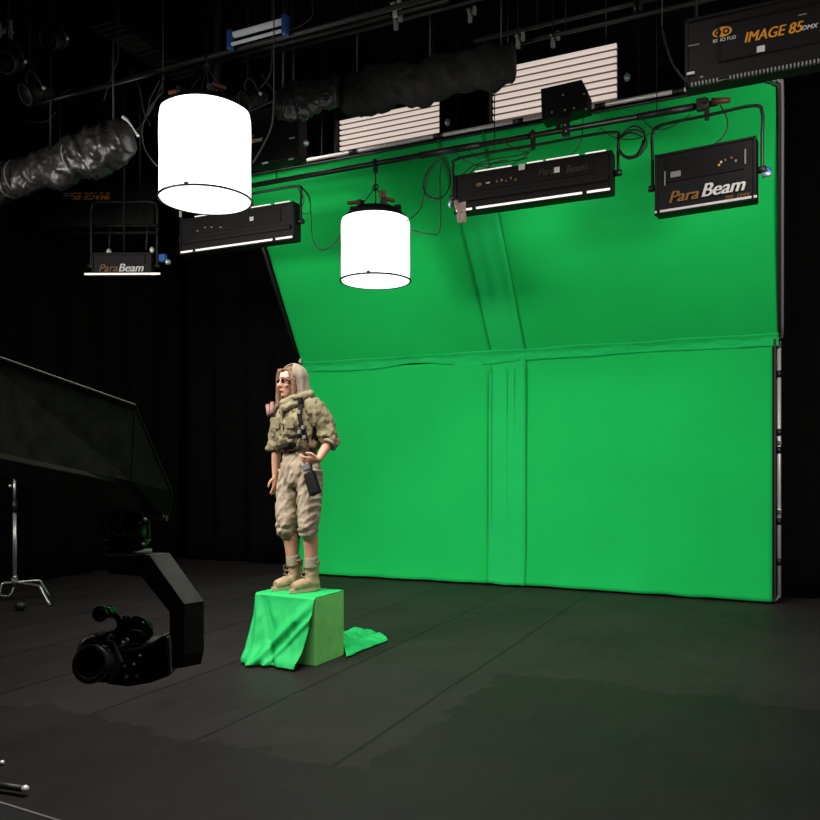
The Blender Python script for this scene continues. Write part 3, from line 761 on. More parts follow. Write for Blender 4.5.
# dark number painted on a board at the far upper left
q = on_x(10, 30, LX+.4)
yy = 6.2; q = on_y(8, 31, yy); kq = (Vector((q.x, q.y)).dot(Vector((-SN, CS))))/F
o = thing('number_board', 'black board with dim grey number at top left corner', 'sign', q, None, (0, 0, PH))
part('board', box(B(), (-.1, .02, 0), (.75, .03, .45), .004), m_housing_d, o, local=True)
text('number', '04', mat('dim_number', (.5, .5, .47), .7), o, (-.21, .003, -.11), .34, bold=.004, sx=.8)
part('hanger_rod', cyl(B(), q, (q.x, q.y, CZ), .01), m_black, o)

# ---- hanging cables ---------------------------------------------------------
def cable(label, pts, r=.006, m=m_rubber, group='black cables looped from the rigging', up=False):
    bm = B()
    for p in (pts if isinstance(pts[0], list) else [pts]): tube(bm, p, r, 6, 6)
    if up:
        t = max((q for p in (pts if isinstance(pts[0], list) else [pts]) for q in p), key=lambda q: q.z); cyl(bm, t, (t.x, t.y, CZ), r*.7, n=6)
    o = part('cable', bm, m, smooth=True)
    return tag(o, label, 'cable', group)
Yc = PYY-.02
Y = lambda *a: [on_y(px, py, Yc) for px, py in a]
def coil(cx, cy, rx, ry, n, seed, y=Yc):
    rnd = random.Random(seed); out = []
    for k in range(n*9):
        a = k/9*2*PI; f = 1+.12*math.sin(k*1.3+seed)
        out.append(on_y(cx+rx*f*math.cos(a)+rnd.uniform(-1, 1), cy+ry*f*math.sin(a)+k*.25, y-.02-.002*k))
    return out
cable('thin black cable looping from pipe down to the small lantern on its right', [Y((442, 152), (428, 172), (424, 190), (430, 198), (445, 195), (450, 178), (444, 160), (440, 175), (440, 228), (430, 234), (411, 230))], .006)
cable('thin black cable coil hanging left of the central beam light', [Y((436, 160), (425, 176), (424, 190), (438, 200), (450, 186), (449, 166), (443, 158), (430, 172), (423, 200), (418, 212), (407, 221))], .006)
cable('thin black cable sagging left of the small lantern', [Y((300, 186), (309, 196), (311, 215), (313, 240), (322, 250), (335, 243), (344, 228))], .006)
cable('black cable coil near the left end of the lit lantern pipe', [Y((298, 188), (304, 200), (300, 212), (310, 212), (308, 196), (299, 186))], .005)
cable('thick black cable coil between the two right beam lights', coil(632, 140, 13, 15, 3, 4), .008)
cable('thin black cable drooping below the pipe above the central beam light', [Y((468, 150), (480, 158), (492, 152), (498, 140), (510, 146), (524, 152), (532, 147)), Y((452, 150), (470, 163), (500, 168), (520, 160), (532, 150))], .005)
cable('thin black cable falling from the small box to the central beam light', [Y((583, 118), (582, 135), (578, 148), (566, 158), (548, 165))], .005)
cable('thin black cable draped between pipe and right beam light yoke', [Y((600, 128), (616, 138), (640, 138), (668, 122)), Y((640, 116), (652, 128), (668, 128), (690, 115))], .005)
cable('black cable hooking from the pipe end down to the right beam light', [Y((720, 105), (727, 118), (726, 132), (716, 143), (700, 150))], .006)
cable('bundle of black cables above the left end of the central beam light', [Y((458, 180), (470, 168), (490, 160), (515, 156), (530, 152)), Y((462, 184), (478, 166), (500, 163), (528, 158)), Y((480, 178), (492, 164), (508, 160))], .006)
Yb = lambda y, *a: [on_y(px, py, y) for px, py in a]
yb = bigtop.y+.0
cable('grey cable hanging in a loop left of the large lantern', [Yb(yb-.1, (163, 92), (150, 108), (142, 128), (145, 150), (157, 166))], .008, m_gcable, up=True)
cable('grey cable hanging in a loop right of the large lantern', [Yb(yb-.1, (274, 96), (272, 125), (262, 148), (253, 163))], .008, m_gcable, up=True)
cable('grey cable arching from the spot lamp to the foil bag', [Yb(6.3, (238, 98), (250, 94), (262, 86), (270, 74), (272, 60)), Yb(6.3, (248, 112), (262, 106), (275, 100)), Yb(6.3, (262, 75), (268, 84), (276, 92))], .008, m_gcable, up=True)
cable('tangle of thin cables left of the large lantern', [Yb(5.6, (130, 70), (140, 90), (144, 112), (150, 125)), Yb(5.6, (160, 80), (150, 100), (146, 118), (128, 140)), Yb(5.6, (165, 75), (158, 95), (150, 112), (142, 122)), Yb(5.6, (118, 60), (110, 80), (104, 100))], .006, m_gcable, up=True)
cable('thin cables criss-crossing in the dark upper left rigging', [Yb(5.6, (0, 104), (30, 96), (55, 98), (70, 88)), Yb(5.6, (0, 100), (20, 118), (44, 122), (56, 112)), Yb(5.6, (10, 60), (30, 70), (38, 85), (34, 100))], .006, m_gcable, up=True)
cable('thin grey cable dangling between the right tube bank and the top right fixture', [Yb(6.5, (662, 28), (667, 48), (674, 66), (688, 84))], .008, m_gcable, up=True)
cable('black cable arch at top centre above the drape', [Yb(6.6, (287, 0), (286, 10), (280, 22), (270, 26), (262, 24)), Yb(6.6, (312, 0), (312, 16), (300, 26), (288, 30))], .008, m_gcable, up=True)

# ---- green box and cloths ---------------------------------------------------
BH = .475
f0 = on_z(315.5, 666.6, 0); r0 = on_z(344, 655.3, 0); l0 = on_z(256, 593, BH); l0.z = 0
e1 = Vector((r0.x-f0.x, r0.y-f0.y, 0)); e2 = Vector((l0.x-f0.x, l0.y-f0.y, 0))
e1n = e1.normalized(); e2n = Vector((-e1n.y, e1n.x, 0))
if e2n.dot(e2) < 0: e2n = -e2n
L1 = e1.length; L2 = e2.dot(e2n)
bxo = thing('box_riser', 'green painted square box that the costumed person stands on', 'box', f0+e1*.5+e2n*L2*.5)
bm = B(); c = f0+e1n*L1/2+e2n*L2/2+Vector((0, 0, BH/2))
ang = math.atan2(e1n.y, e1n.x)
box(bm, c, (L1, L2, BH), .005, Matrix.Rotation(ang, 4, 'Z'))
part('body', bm, m_green_box, bxo)
def bp(a, b, z): return f0+e1n*a+e2n*b+Vector((0, 0, z))   # a right, b along the left face
outn = -e1n   # outward of the left face
tgtL = on_z(243, 662, .01); tgtR = on_z(296, 670, .01)
def cloth(u, v):
    # u 0..1 from back-left to the near corner; v<0.35 over the top, then down the left face
    if v < .35:
        t = v/.35
        p = bp(L1*(1-t)+.0, L2*(1-u)*1.0, BH+.006+.0025*N((u*6, t*6, 1)))
        if t > .99: p += outn*.004
        return p
    t = (v-.35)/.65
    top = bp(-.008, L2*(1-u), BH-.002)
    foot = tgtL.lerp(tgtR, u)
    if u > .5: foot += (tgtR-foot)*0
    s = t**1.5
    p = top.lerp(foot, 0)
    p = Vector((top.x+(foot.x-top.x)*s, top.y+(foot.y-top.y)*s, top.z*(1-t)+.012*t))
    # slack folds: a broad diagonal fold from the near top corner, a crease from the far one
    d1 = (u-(1-.75*t)); d2 = (u-(.12+.45*t)); amp = min(1, t*3)
    w = .045*math.exp(-(d1/.10)**2)-.035*math.exp(-(d2/.06)**2)+.02*math.exp(-((d1-.22)/.05)**2)+.022*math.exp(-((u-.05-.15*t)/.06)**2)
    w += .012*N((u*5, t*2, 2))+.006*N((u*14, t*5, 4))
    w += .05*math.exp(-((t-.93)/.1)**2)*(.4+.6*N((u*4+2, 0, 7)))
    p += outn*(max(-.0, w*amp+.012*t+.004))
    p.z += .012*max(0, t-.85)*(1+N((u*8, 1, 1)))*3
    p.z = max(p.z, .006)
    return p
o = part('green_cloth', grid(B(), cloth, 70, 110, .003), m_green_cloth, smooth=True)
tag(o, 'green cloth draped over the box top and hanging down its left face', 'cloth', 'green cloths around the box')
# tail trailing on the floor behind
A0 = on_z(344, 656.5, .01); A1 = on_z(388, 640, .01); A2 = on_z(371, 630, .01); A3 = on_z(336, 633, .01)
A0 = A0+Vector((.02, 0, 0))
def tail(u, v):
    lo = A0.lerp(A1, u)+Vector((.03*N((u*4, 0, 3)), .05*N((u*3, 1, 3))*math.sin(PI*u), 0)); hi = A3.lerp(A2, u)
    if u > .85: hi = hi.lerp(A1, (u-.85)/.15*.8)
    p = lo.lerp(hi, v)
    e = math.sin(PI*min(1, max(0, v)))**.5
    z = .012+e*(.03*abs(N((p.x*7, p.y*7, 2)))*2+.02*abs(N((p.x*17, p.y*13, 5)))+.05*math.exp(-((u-.5)/.2)**2-((v-.85)/.2)**2)+.03*math.exp(-(u/.3)**2))
    return Vector((p.x, p.y, z))
o = part('green_cloth', grid(B(), tail, 50, 34, .003), m_green_cloth, smooth=True)
tag(o, 'crumpled green cloth lying on the floor behind the right side of the box', 'cloth', 'green cloths around the box')

# ---- the person -------------------------------------------------------------
m_skin = mat('skin', (.58, .30, .20), .5, spec=.35, vary=.06, vscale=20)
m_skinleg = m_skin
m_shirt = mat('khaki_shirt', (.23, .20, .115), .85, spec=.15, bump=.35, bscale=30, vary=.16, vscale=9)
m_trouser = mat('sand_trousers', (.40, .33, .24), .85, spec=.15, bump=.3, bscale=24, vary=.1, vscale=8)
m_scarf = mat('pale_scarf', (.34, .29, .215), .9, spec=.1, bump=.3, bscale=30, vary=.1, vscale=14)
m_hair = mat('brown_hair', (.17, .09, .045), .5, bump=.5, bscale=60, vary=.25, vscale=30)
m_boot = mat('sand_suede', (.38, .28, .17), .9, spec=.1, bump=.3, bscale=40, vary=.12, vscale=14)
m_sole = mat('boot_sole', (.42, .34, .22), .8)
m_sock = mat('grey_beige_sock', (.36, .31, .22), .95, bump=.4, bscale=70)
m_strap = mat('dark_strap', (.009, .008, .007), .8, spec=.2)
m_pouch = mat('black_pouch', (.006, .006, .006), .6, spec=.2)
m_buckle = mat('buckle', (.22, .22, .21), .45, metal=.6)
m_pink = mat('pink_roll', (.26, .14, .12), .6)
pc = on_z(299, 589.6, BH+.008)
per = thing('person', 'person in khaki shirt, sand breeches and pale headscarf, standing on the green box', 'person', (pc.x, pc.y, BH+.010), None, (0, 0, PH-math.radians(34.8)))
HY = Matrix.Rotation(math.radians(-16), 3, 'Z')
HC = Vector((-.020, -.055, 1.528))
def hp(x, y, z): return HC+HY @ Vector((x, y, z))
HYe = HY.to_4x4()
bm = B()
# skull, jaw, neck
ball(bm, hp(0, .012, .022), .1, (.76, .95, .93), 16, HYe)
loft(bm, [(hp(0, -.052, -.112), .018, .016, HY), (hp(0, -.045, -.104), .036, .036, HY), (hp(0, -.030, -.080), .052, .056, HY), (hp(0, -.022, -.045), .064, .070, HY), (hp(0, -.014, 0), .070, .080, HY), (hp(0, -.01, .04), .070, .080, HY)], 20)
tube(bm, [hp(0, -.086, .012), hp(0, -.100, -.012), hp(0, -.112, -.030), hp(0, -.100, -.036)], [.008, .010, .014, .010], 8, 3)   # nose
for s in (-1, 1):
    ball(bm, hp(s*.009, -.100, -.032), .009, n=6)
    ball(bm, hp(s*.038, -.070, -.028), .022, (1, .8, .9), 8)     # cheeks
    ball(bm, hp(s*.032, -.078, .022), .017, (1.3, .7, .5), 8)    # brow
    ball(bm, hp(s*.074, .008, -.015), .026, (.3, .7, 1.1), 8)     # ears
ball(bm, hp(0, -.089, -.062), .016, (1.4, .6, .35), 8); ball(bm, hp(0, -.086, -.072), .016, (1.2, .6, .4), 8)
ball(bm, hp(0, -.076, -.098), .016, (1.1, .8, .8), 8)
tube(bm, [hp(0, .015, -.06), (-.012, -.03, 1.42), (-.012, -.015, 1.35)], [.05, .05, .062], 16, 3)
# trunk
loft(bm, [((.005, 0, .84), .13, .10), ((.01, 0, .93), .150, .105), ((.012, 0, 1.03), .120, .09), ((.0, -.01, 1.12), .118, .09), ((-.008, -.02, 1.24), .145, .10), ((-.012, -.018, 1.33), .155, .085), ((-.012, -.015, 1.39), .09, .06)], 28)
RS = Vector((-.150, -.01, 1.325)); RE = Vector((-.228, .0, 1.07)); RW = Vector((-.222, -.02, .835))
LS = Vector((.150, -.01, 1.325)); LE = Vector((.252, .06, 1.10)); LW = Vector((.245, -.06, .960))
tube(bm, [(-.05, -.01, 1.35), RS, (RS+RE)/2, RE], [.06, .052, .043, .036], 14, 4)
tube(bm, [RE, RE.lerp(RW, .35), RW], [.037, .036, .024], 14, 3)
tube(bm, [(.03, -.01, 1.35), LS, (LS+LE)/2, LE], [.06, .052, .043, .036], 14, 4)
tube(bm, [LE, LE.lerp(LW, .35), LW], [.037, .036, .024], 14, 3)
# legs
HIPR, KR, AR = Vector((-.078, .0, .86)), Vector((-.092, -.02, .46)), Vector((-.072, .03, .10))
HIPL, KL, AL = Vector((.095, .0, .86)), Vector((.112, -.015, .46)), Vector((.106, .02, .10))
for h, k, a in ((HIPR, KR, AR), (HIPL, KL, AL)):
    tube(bm, [h, h.lerp(k, .5), k], [.088, .070, .053], 16, 4)
    tube(bm, [k, k.lerp(a, .3)+Vector((0, .012, 0)), k.lerp(a, .7), a], [.052, .056, .043, .036], 16, 4)
# feet inside the boots
tube(bm, [AR+Vector((0, 0, -.02)), (-.108, -.13, .035)], [.035, .028], 10, 0)
tube(bm, [AL+Vector((0, 0, -.02)), (.065, -.14, .035)], [.035, .028], 10, 0)
# hands: palm, four unequal fingers and a thumb leaving the side of the palm
def hand(bm, w, d, side, curl, thumb, length=.085):
    """w wrist, d direction of the palm, side = towards the thumb"""
    d = Vector(d).normalized(); s = Vector(side); s = (s-d*s.dot(d)).normalized(); n = d.cross(s)
    if curl < 0: n = -n; curl = -curl
    M = Matrix((s, n, d)).transposed()
    loft(bm, [(w-d*.012, .023, .020, M), (w+d*.02, .030, .016, M), (w+d*.055, .039, .015, M), (w+d*.082, .037, .012, M)], 16)
    K = [(.028, .066), (.0095, .073), (-.0095, .068), (-.027, .054)]
    for i, (o, L) in enumerate(K):
        b = w+d*(.072 if i < 3 else .066)+s*o
        a0 = curl*.35; a1 = curl*.9; a2 = curl*1.35
        dirs = [d*math.cos(a)+n*math.sin(a) for a in (a0, a1, a2)]
        sp = s*(o*.12)
        p1 = b+dirs[0]*L*.42+sp; p2 = p1+dirs[1]*L*.32; p3 = p2+dirs[2]*L*.26
        tube(bm, [b-d*.015, b, p1, p2, p3], [.0095, .0095, .0088, .0082, .0068], 8, 2)
        ball(bm, p3, .0068, n=5)
    b = w+d*.018+s*.022
    t1 = b+(d*.55+s*.7+n*thumb*.4).normalized()*.036; t2 = t1+(d*.9+s*.3+n*thumb*.6).normalized()*.027; t3 = t2+(d+n*thumb*.7).normalized()*.020
    tube(bm, [w+d*.006+s*.010, b, t1, t2, t3], [.013, .013, .011, .0095, .0075], 8, 2); ball(bm, t3, .0075, n=5)
hand(bm, RW, (.12, -.1, -1), (.15, -1, -.05), .55, .5)
hand(bm, LW, (-.72, -.62, -.12), (.35, -.45, .85), .75, .3)
body = part('body', fuse(bm, .0052, 2), m_skin, per, local=True, smooth=True)
# face details
for s in (-1, 1):
    part('eye', ball(B(), hp(s*.030, -.081, .003), .0115, n=8), mat('eye_white', (.7, .68, .64), .3), per, local=True, smooth=True)
    part('iris', ball(B(), hp(s*.030-.002, -.090, .003), .0045, n=6), mat('iris', (.03, .02, .015), .3), per, local=True, smooth=True)
    part('eyebrow', tube(B(), [hp(s*.015, -.093, .022), hp(s*.032, -.092, .027), hp(s*.050, -.078, .021)], .0035, 6, 4), m_hair, per, local=True, smooth=True)
part('lips', tube(B(), [hp(-.022, -.094, -.066), hp(0, -.103, -.064), hp(.022, -.094, -.066)], [.003, .007, .003], 8, 5, flat=.8), mat('lips', (.45, .15, .12), .5), per, local=True, smooth=True)
# dark glasses over the eyes
gl = thing  # readability
g = B()
for s in (-1, 1):
    loft(g, [(hp(s*.031, -.098, .004), .022, .014, HY @ Matrix.Rotation(PI/2, 3, 'X')), (hp(s*.031, -.092, .004), .023, .015, HY @ Matrix.Rotation(PI/2, 3, 'X'))], 16)
o = part('eyewear', g, mat('dark_lens', (.012, .008, .007), .2, spec=.6), per, local=True, smooth=False)
part('eyewear_strap', tube(B(), [hp(-.054, -.088, .004), hp(-.072, -.045, .006), hp(-.080, .01, .008)], .006, 8, 4), m_strap, per, local=True, smooth=True)
part('eyewear_strap', tube(B(), [hp(.054, -.088, .004), hp(.072, -.045, .006), hp(.080, .01, .008)], .006, 8, 4), m_strap, per, local=True, smooth=True)
# pale band across the forehead
def band(u, v):
    a = -PI/2+(u-.5)*2.7; z = .026+v*.042
    k = math.sqrt(max(.05, 1-((z-.022)/.1)**2))
    return hp(.082*math.cos(a)*(.25+.75*k), .012+.106*math.sin(a)*(.2+.8*k), z)
part('forehead_band', grid(B(), band, 26, 6, .004), mat('white_linen', (.50, .40, .34), .9), per, local=True, smooth=True)
# hair: crown plus long locks on both sides
bm = B()
ball(bm, hp(0, .018, .034), .1, (.86, 1.02, .94), 16, HYe)
bmesh.ops.delete(bm, geom=[v for v in bm.verts if (HY.transposed() @ (v.co-HC)).y < -.045 and (HY.transposed() @ (v.co-HC)).z < .075], context='VERTS')
bmesh.ops.holes_fill(bm, edges=bm.edges[:], sides=0)
def lock(s, dx, seed):
    r = [.016, .024, .026, .022, .012]
    return [hp(s*(.050), -.055, .092), hp(s*(.082), -.045, .03), hp(s*.090+dx*.3, -.035, -.05), hp(s*.085+dx, -.04, -.13), hp(s*.07+dx, -.05, -.185)], r
for s, dx in ((-1, -.012), (-1, .008), (1, .0)):
    p, r = lock(s, dx, 1)
    p = [q+Vector((0, dx*1.6, 0)) for q in p]
    tube(bm, p, r if s < 0 else [x*.8 for x in r], 12, 5, flat=1.1)
for k in range(5):
    x = -.07+k*.012
    tube(bm, [hp(x*.5, -.075, .095), hp(x*.95-.014, -.066, .04), hp(x-.040, -.045, -.03), hp(x-.062+.01*math.sin(k*2), -.05, -.10), hp(x-.045+.012*math.cos(k*3), -.06, -.18)], [.008, .012, .013, .012, .006], 8, 5)
part('hair', bm, m_hair, per, local=True, smooth=True)
# headscarf: a shell over the back of the head falling on the shoulders
bm = B(); n = 30
def hood(u, v):
    # v 0 crown to 1 shoulders; u round the back from face edge to face edge
    op = .62+.10*v
    a = -PI/2+op*PI*.5+u*(2*PI-op*PI)
    if v < .45:
        t = v/.45; el = PI/2*(1-t)
        r = math.cos(el); z = .03+.112*math.sin(el); rx, ry = .104*r, .118*r
        cy = .014
    else:
        t = (v-.45)/.55
        z = .03-.20*t; rx = .104+.040*t*t-.006*math.sin(PI*t); ry = .118+.004*t; cy = .014+.008*t
    w = 1+.05*math.sin(a*9+v*2)*min(1, v*1.6)+.05*N((math.cos(a)*3, math.sin(a)*3, v*4))
    p = Vector((rx*math.cos(a)*w, cy+ry*math.sin(a)*w, z))
    p.y = max(p.y, -.072+.02*v) if v < .4 else p.y
    return hp(*p)
part('headscarf', grid(B(), hood, 48, 30, .006), m_scarf, per, local=True, smooth=True)
# neck scarf
bm = B()
tube(bm, [(-.075, -.06, 1.375), (-.03, -.125, 1.37), (.03, -.115, 1.39), (.085, -.06, 1.42), (.09, .02, 1.44), (.02, .06, 1.43), (-.07, .04, 1.41), (-.095, -.02, 1.385), (-.075, -.06, 1.375)], [.030, .036, .034, .036, .036, .032, .03, .03, .03], 14, 6)
tube(bm, [(-.09, -.04, 1.355), (-.02, -.135, 1.335), (.05, -.12, 1.36), (.10, -.05, 1.39)], [.022, .03, .028, .022], 12, 6)
ball(bm, (.055, -.11, 1.41), .036, (1.1, .9, .8)); 
part('neck_scarf', fuse(bm, .006, 2, lambda p: .006*N(p, 38)), mat('olive_scarf', (.27, .23, .14), .9, bump=.3, bscale=30, vary=.2, vscale=16), per, local=True, smooth=True)
# shirt: trunk with a blouse over the belt, full rolled sleeves
def wr(a, f): return lambda p: a*(1-2*abs(N((p.x*f, p.y*f, p.z*f*.55))))+a*.5*N((p.x*f*2.3, p.y*f*2.3, p.z*f*1.6))
bm = B()
loft(bm, [((.012, 0, 1.035), .122, .095), ((.012, -.005, 1.055), .150, .118), ((.008, -.012, 1.09), .165, .132), ((.0, -.018, 1.16), .160, .128), ((-.006, -.022, 1.24), .166, .126), ((-.010, -.018, 1.32), .168, .105), ((-.012, -.012, 1.37), .125, .08), ((-.012, -.01, 1.40), .07, .06)], 36)
ball(bm, (-.065, -.105, 1.235), .062, (1, .75, 1)); ball(bm, (.055, -.105, 1.235), .062, (1, .75, 1))
tube(bm, [(-.06, -.01, 1.325), RS+Vector((0, 0, .005)), RS.lerp(RE, .5)+Vector((-.008, 0, 0)), RE+Vector((0, 0, .01)), RE+Vector((-.002, -.002, -.03))], [.062, .060, .060, .056, .052], 18, 4)
tube(bm, [RE+Vector((0, 0, .02)), RE+Vector((-.002, -.003, -.035))], [.066, .067], 18, 0)
tube(bm, [(.04, -.01, 1.325), LS+Vector((.0, 0, .005)), LS.lerp(LE, .45)+Vector((.012, 0, .012)), LS.lerp(LE, .85)+Vector((.008, 0, 0)), LE+Vector((.008, 0, .0))], [.062, .068, .070, .064, .054], 18, 4)
tube(bm, [LE+Vector((.012, .004, .015)), LE.lerp(LW, .22)+Vector((.004, 0, .004))], [.058, .056], 18, 0)
part('shirt', fuse(bm, .006, 1, wr(.017, 19)), m_shirt, per, local=True, smooth=True)
part('shirt_placket', tube(B(), [(-.035, -.148, 1.33), (-.03, -.158, 1.24), (-.02, -.152, 1.15), (-.01, -.142, 1.07)], .013, 8, 5, flat=.35, nrm=(0, 1, 0)), m_shirt, per, local=True, smooth=True)
for x in (-.085, .055):
    part('chest_pocket', box(B(), (x, -.158, 1.225), (.075, .014, .085), .005), m_shirt, per, local=True)
for z in (1.30, 1.22, 1.14): part('button', ball(B(), (-.03+.01*(1.3-z)*6, -.172, z), .007, (1, .5, 1), 6), m_strap, per, local=True)
for q, d in ((RE+Vector((-.002, -.002, -.028)), RW-RE), (LE.lerp(LW, .2)+Vector((.004, 0, .002)), LW-LE)):
    part('rolled_cuff', torus(B(), q, .050, .016, d.to_track_quat('Z', 'Y').to_matrix(), 24, 10), mat('pale_cuff', (.36, .31, .19), .85, bump=.3, bscale=30), per, local=True, smooth=True)
# breeches gathered below the knee
bm = B()
loft(bm, [((.012, .005, 1.055), .112, .088), ((.012, .005, 1.0), .132, .104), ((.01, .005, .93), .155, .122), ((.01, .005, .86), .160, .124), ((.01, .005, .80), .152, .112), ((.01, .0, .765), .12, .085)], 32)
def leg(h, k, dx):
    hem = Vector((k.x, k.y+.008, .435))
    tube(bm, [h+Vector((dx*.15, 0, .02)), h.lerp(k, .3)+Vector((dx*.25, 0, 0)), h.lerp(k, .65)+Vector((dx*.3, -.008, 0)), k+Vector((dx*.1, -.012, -.01)), hem], [.094, .090, .082, .072, .056], 20, 5)
leg(HIPR, KR, -.03); leg(HIPL, KL, .03)
part('breeches', fuse(bm, .0065, 2, lambda p: .015*(.5-1.7*abs(N((p.x*5+p.z*4, p.y*6, p.z*15-p.x*17+3))))+wr(.004, 24)(p)+.010*N((p.x*10, p.y*10, p.z*36))*max(0, min(1, (.58-p.z)*8))), m_trouser, per, local=True, smooth=True)
for k, h in ((KR, -.03), (KL, .03)):
    part('knee_cuff', torus(B(), (k.x, k.y+.006, .442), .053, .015, None, 24, 10), mat('trouser_cuff', (.30, .25, .17), .9, bump=.3, bscale=30), per, local=True, smooth=True)
part('waistband', torus(B(), (.012, .003, 1.04), .112, .018, Matrix(((1.06, 0, 0), (0, .86, 0), (0, 0, 1))), 32, 10), m_trouser, per, local=True, smooth=True)
#part('front_pocket', box(B(), (-.085, -.122, .95), (.08, .02, .10), .008), m_trouser, per, local=True)
#part('thigh_pocket', box(B(), (-.187, -.02, .66), (.02, .11, .13), .008), m_trouser, per, local=True)
# socks and boots
def boot(a, toe, k):
    d = (Vector((toe[0], toe[1], 0))-Vector((a.x, a.y, 0))); d.normalize(); R = Matrix.Rotation(math.atan2(d.x, -d.y), 3, 'Z')
    q = lambda x, y, z: Vector((a.x, a.y, 0))+R @ Vector((x, y, z))
    part('sock', tube(B(), [a.lerp(k, .2), a.lerp(k, .28), a.lerp(k, .38)+Vector((0, .008, 0)), a.lerp(k, .43)+Vector((0, .008, 0))], [.050, .049, .053, .046], 18, 3), m_sock, per, local=True, smooth=True)
    b = B()
    loft(b, [(q(0, .012, .215), .052, .055, R), (q(0, .006, .16), .047, .052, R), (q(0, .004, .10), .044, .056, R), (q(0, -.0, .06), .044, .070, R), (q(0, -.008, .022), .040, .082, R)], 24)
    tube(b, [q(0, .03, .05), q(0, -.06, .058), q(0, -.125, .045), q(0, -.168, .040)], [.044, .046, .044, .032], 18, 4, flat=.9)
    sh = part('boot', fuse(b, .0055, 2, lambda p: .004*N(p, 26)), m_boot, per, local=True, smooth=True)
    s = B()
    n = 28; va = []; vb = []
    for i in range(n):
        t = 2*PI*i/n; yy = -.06+.138*math.sin(t)*-1; ww = .047*math.cos(t)*(1-.18*math.sin(t+.0)*-1*-1)*(.88 if yy > .02 else 1)
        va.append(s.verts.new(q(ww, yy, .0))); vb.append(s.verts.new(q(ww, yy, .024)))
    s.faces.new(va); s.faces.new(vb[::-1])
    for i in range(n): s.faces.new((va[i], vb[i], vb[(i+1) % n], va[(i+1) % n]))
    part('sole', s, m_sole, sh, local=True)
    part('boot_cuff', torus(B(), q(0, .010, .208), .047, .009, R, 24, 8), m_boot, sh, local=True, smooth=True)
    for i in range(4):
        part('lace', tube(B(), [q(-.026, -.044-.016*(3-i), .09+.028*i-.016), q(0, -.054-.018*(3-i), .10+.028*i-.014), q(.026, -.044-.016*(3-i), .09+.028*i-.016)], .004, 6, 4), mat('lace', (.20, .15, .08), .9), sh, local=True, smooth=True)
    part('lace_bow', tube(B(), [q(-.02, -.052, .185), q(-.055, -.06, .16), q(-.045, -.055, .12), q(-.015, -.055, .178)], .004, 6, 5), mat('lace', (.20, .15, .08), .9), sh, local=True, smooth=True)
boot(AR, (-.125, -.17), KR); boot(AL, (.065, -.19), KL)
# harness
def strap(name, pts, w=.016, m=m_strap, nrm=(0, 1, 0), flat=.28):
    return part(name, tube(B(), pts, w, 8, 6, flat=flat, nrm=nrm), m, per, local=True, smooth=True)
axis = lambda p: Vector((p.x, p.y+.01, 0)).normalized()
strap('shoulder_strap', [(.085, .09, 1.36), (.095, .02, 1.418), (.105, -.06, 1.405), (.118, -.115, 1.33), (.130, -.128, 1.24), (.150, -.105, 1.15), (.150, -.08, 1.08)], .017, nrm=lambda p: Vector((p.x*.4, p.y, (p.z-1.2)*1.2)).normalized())
strap('shoulder_strap', [(-.11, .09, 1.36), (-.125, .02, 1.425), (-.125, -.06, 1.395), (-.13, -.115, 1.31), (-.135, -.118, 1.2)], .014, nrm=lambda p: Vector((p.x*.4, p.y, (p.z-1.2)*1.2)).normalized())
strap('chest_strap', [(.155, -.09, 1.135), (.11, -.135, 1.13), (.06, -.158, 1.125), (.03, -.16, 1.14)], .014, nrm=axis)
strap('waist_belt', [(.13, -.06, 1.06), (.07, -.125, 1.075), (0, -.148, 1.06), (-.07, -.135, 1.045), (-.12, -.08, 1.035)], .022, nrm=axis)
strap('side_strap', [(.168, -.02, 1.28), (.178, -.03, 1.18), (.160, -.03, 1.07), (.165, -.03, .98)], .018, nrm=(1, 0, 0))
strap('pouch_strap', [(.12, -.10, 1.05), (.17, -.105, .98), (.20, -.10, .92), (.22, -.10, .86)], .012, nrm=axis)
for p in ((.145, -.118, 1.19), (.150, -.11, 1.12), (.125, -.132, 1.155), (.118, -.13, 1.30)):
    part('buckle', box(B(), p, (.030, .016, .028), .004), m_buckle, per, local=True)
part('belt_buckle', box(B(), (.03, -.163, 1.065), (.04, .015, .032), .004), m_strap, per, local=True)
part('shoulder_gadget', box(B(), (.105, -.10, 1.385), (.035, .03, .05), .008), m_strap, per, local=True)
part('back_pack', box(B(), (0, .14, 1.22), (.20, .10, .28), .03), m_strap, per, local=True, smooth=True)
part('side_pouch', box(B(), (.172, .02, 1.17), (.035, .10, .15), .012), m_strap, per, local=True, smooth=True)
part('side_pouch', box(B(), (-.196, -.03, 1.17), (.03, .06, .16), .01), mat('grey_pouch', (.10, .09, .08), .7), per, local=True)
# pinkish twin rolls strapped to the right shoulder
for k in (0, 1):
    part('pink_roll', cyl(B(), (-.215-.035*k, -.06-.01*k, 1.385-.018*k), (-.175-.035*k, -.10, 1.30-.01*k), .017, n=14), m_pink, per, local=True, smooth=True)
part('roll_holder', box(B(), (-.20, -.03, 1.34), (.08, .07, .10), .01), m_strap, per, local=True)
# pouch and cartridge on the left hip
Mx = Matrix.Rotation(math.radians(-22), 4, 'Y')
pb = part('hip_pouch', box(B(), (.235, -.115, .79), (.085, .055, .17), .012, Mx), m_pouch, per, local=True)
part('pouch_clip', box(B(), (.19, -.13, .905), (.06, .03, .05), .006, Mx), m_buckle, pb, local=True)
strap('hanging_strap', [(.12, -.115, 1.0), (.15, -.135, .94), (.19, -.13, .88)], .012, mat('tan_strap', (.30, .24, .15), .8), nrm=axis)

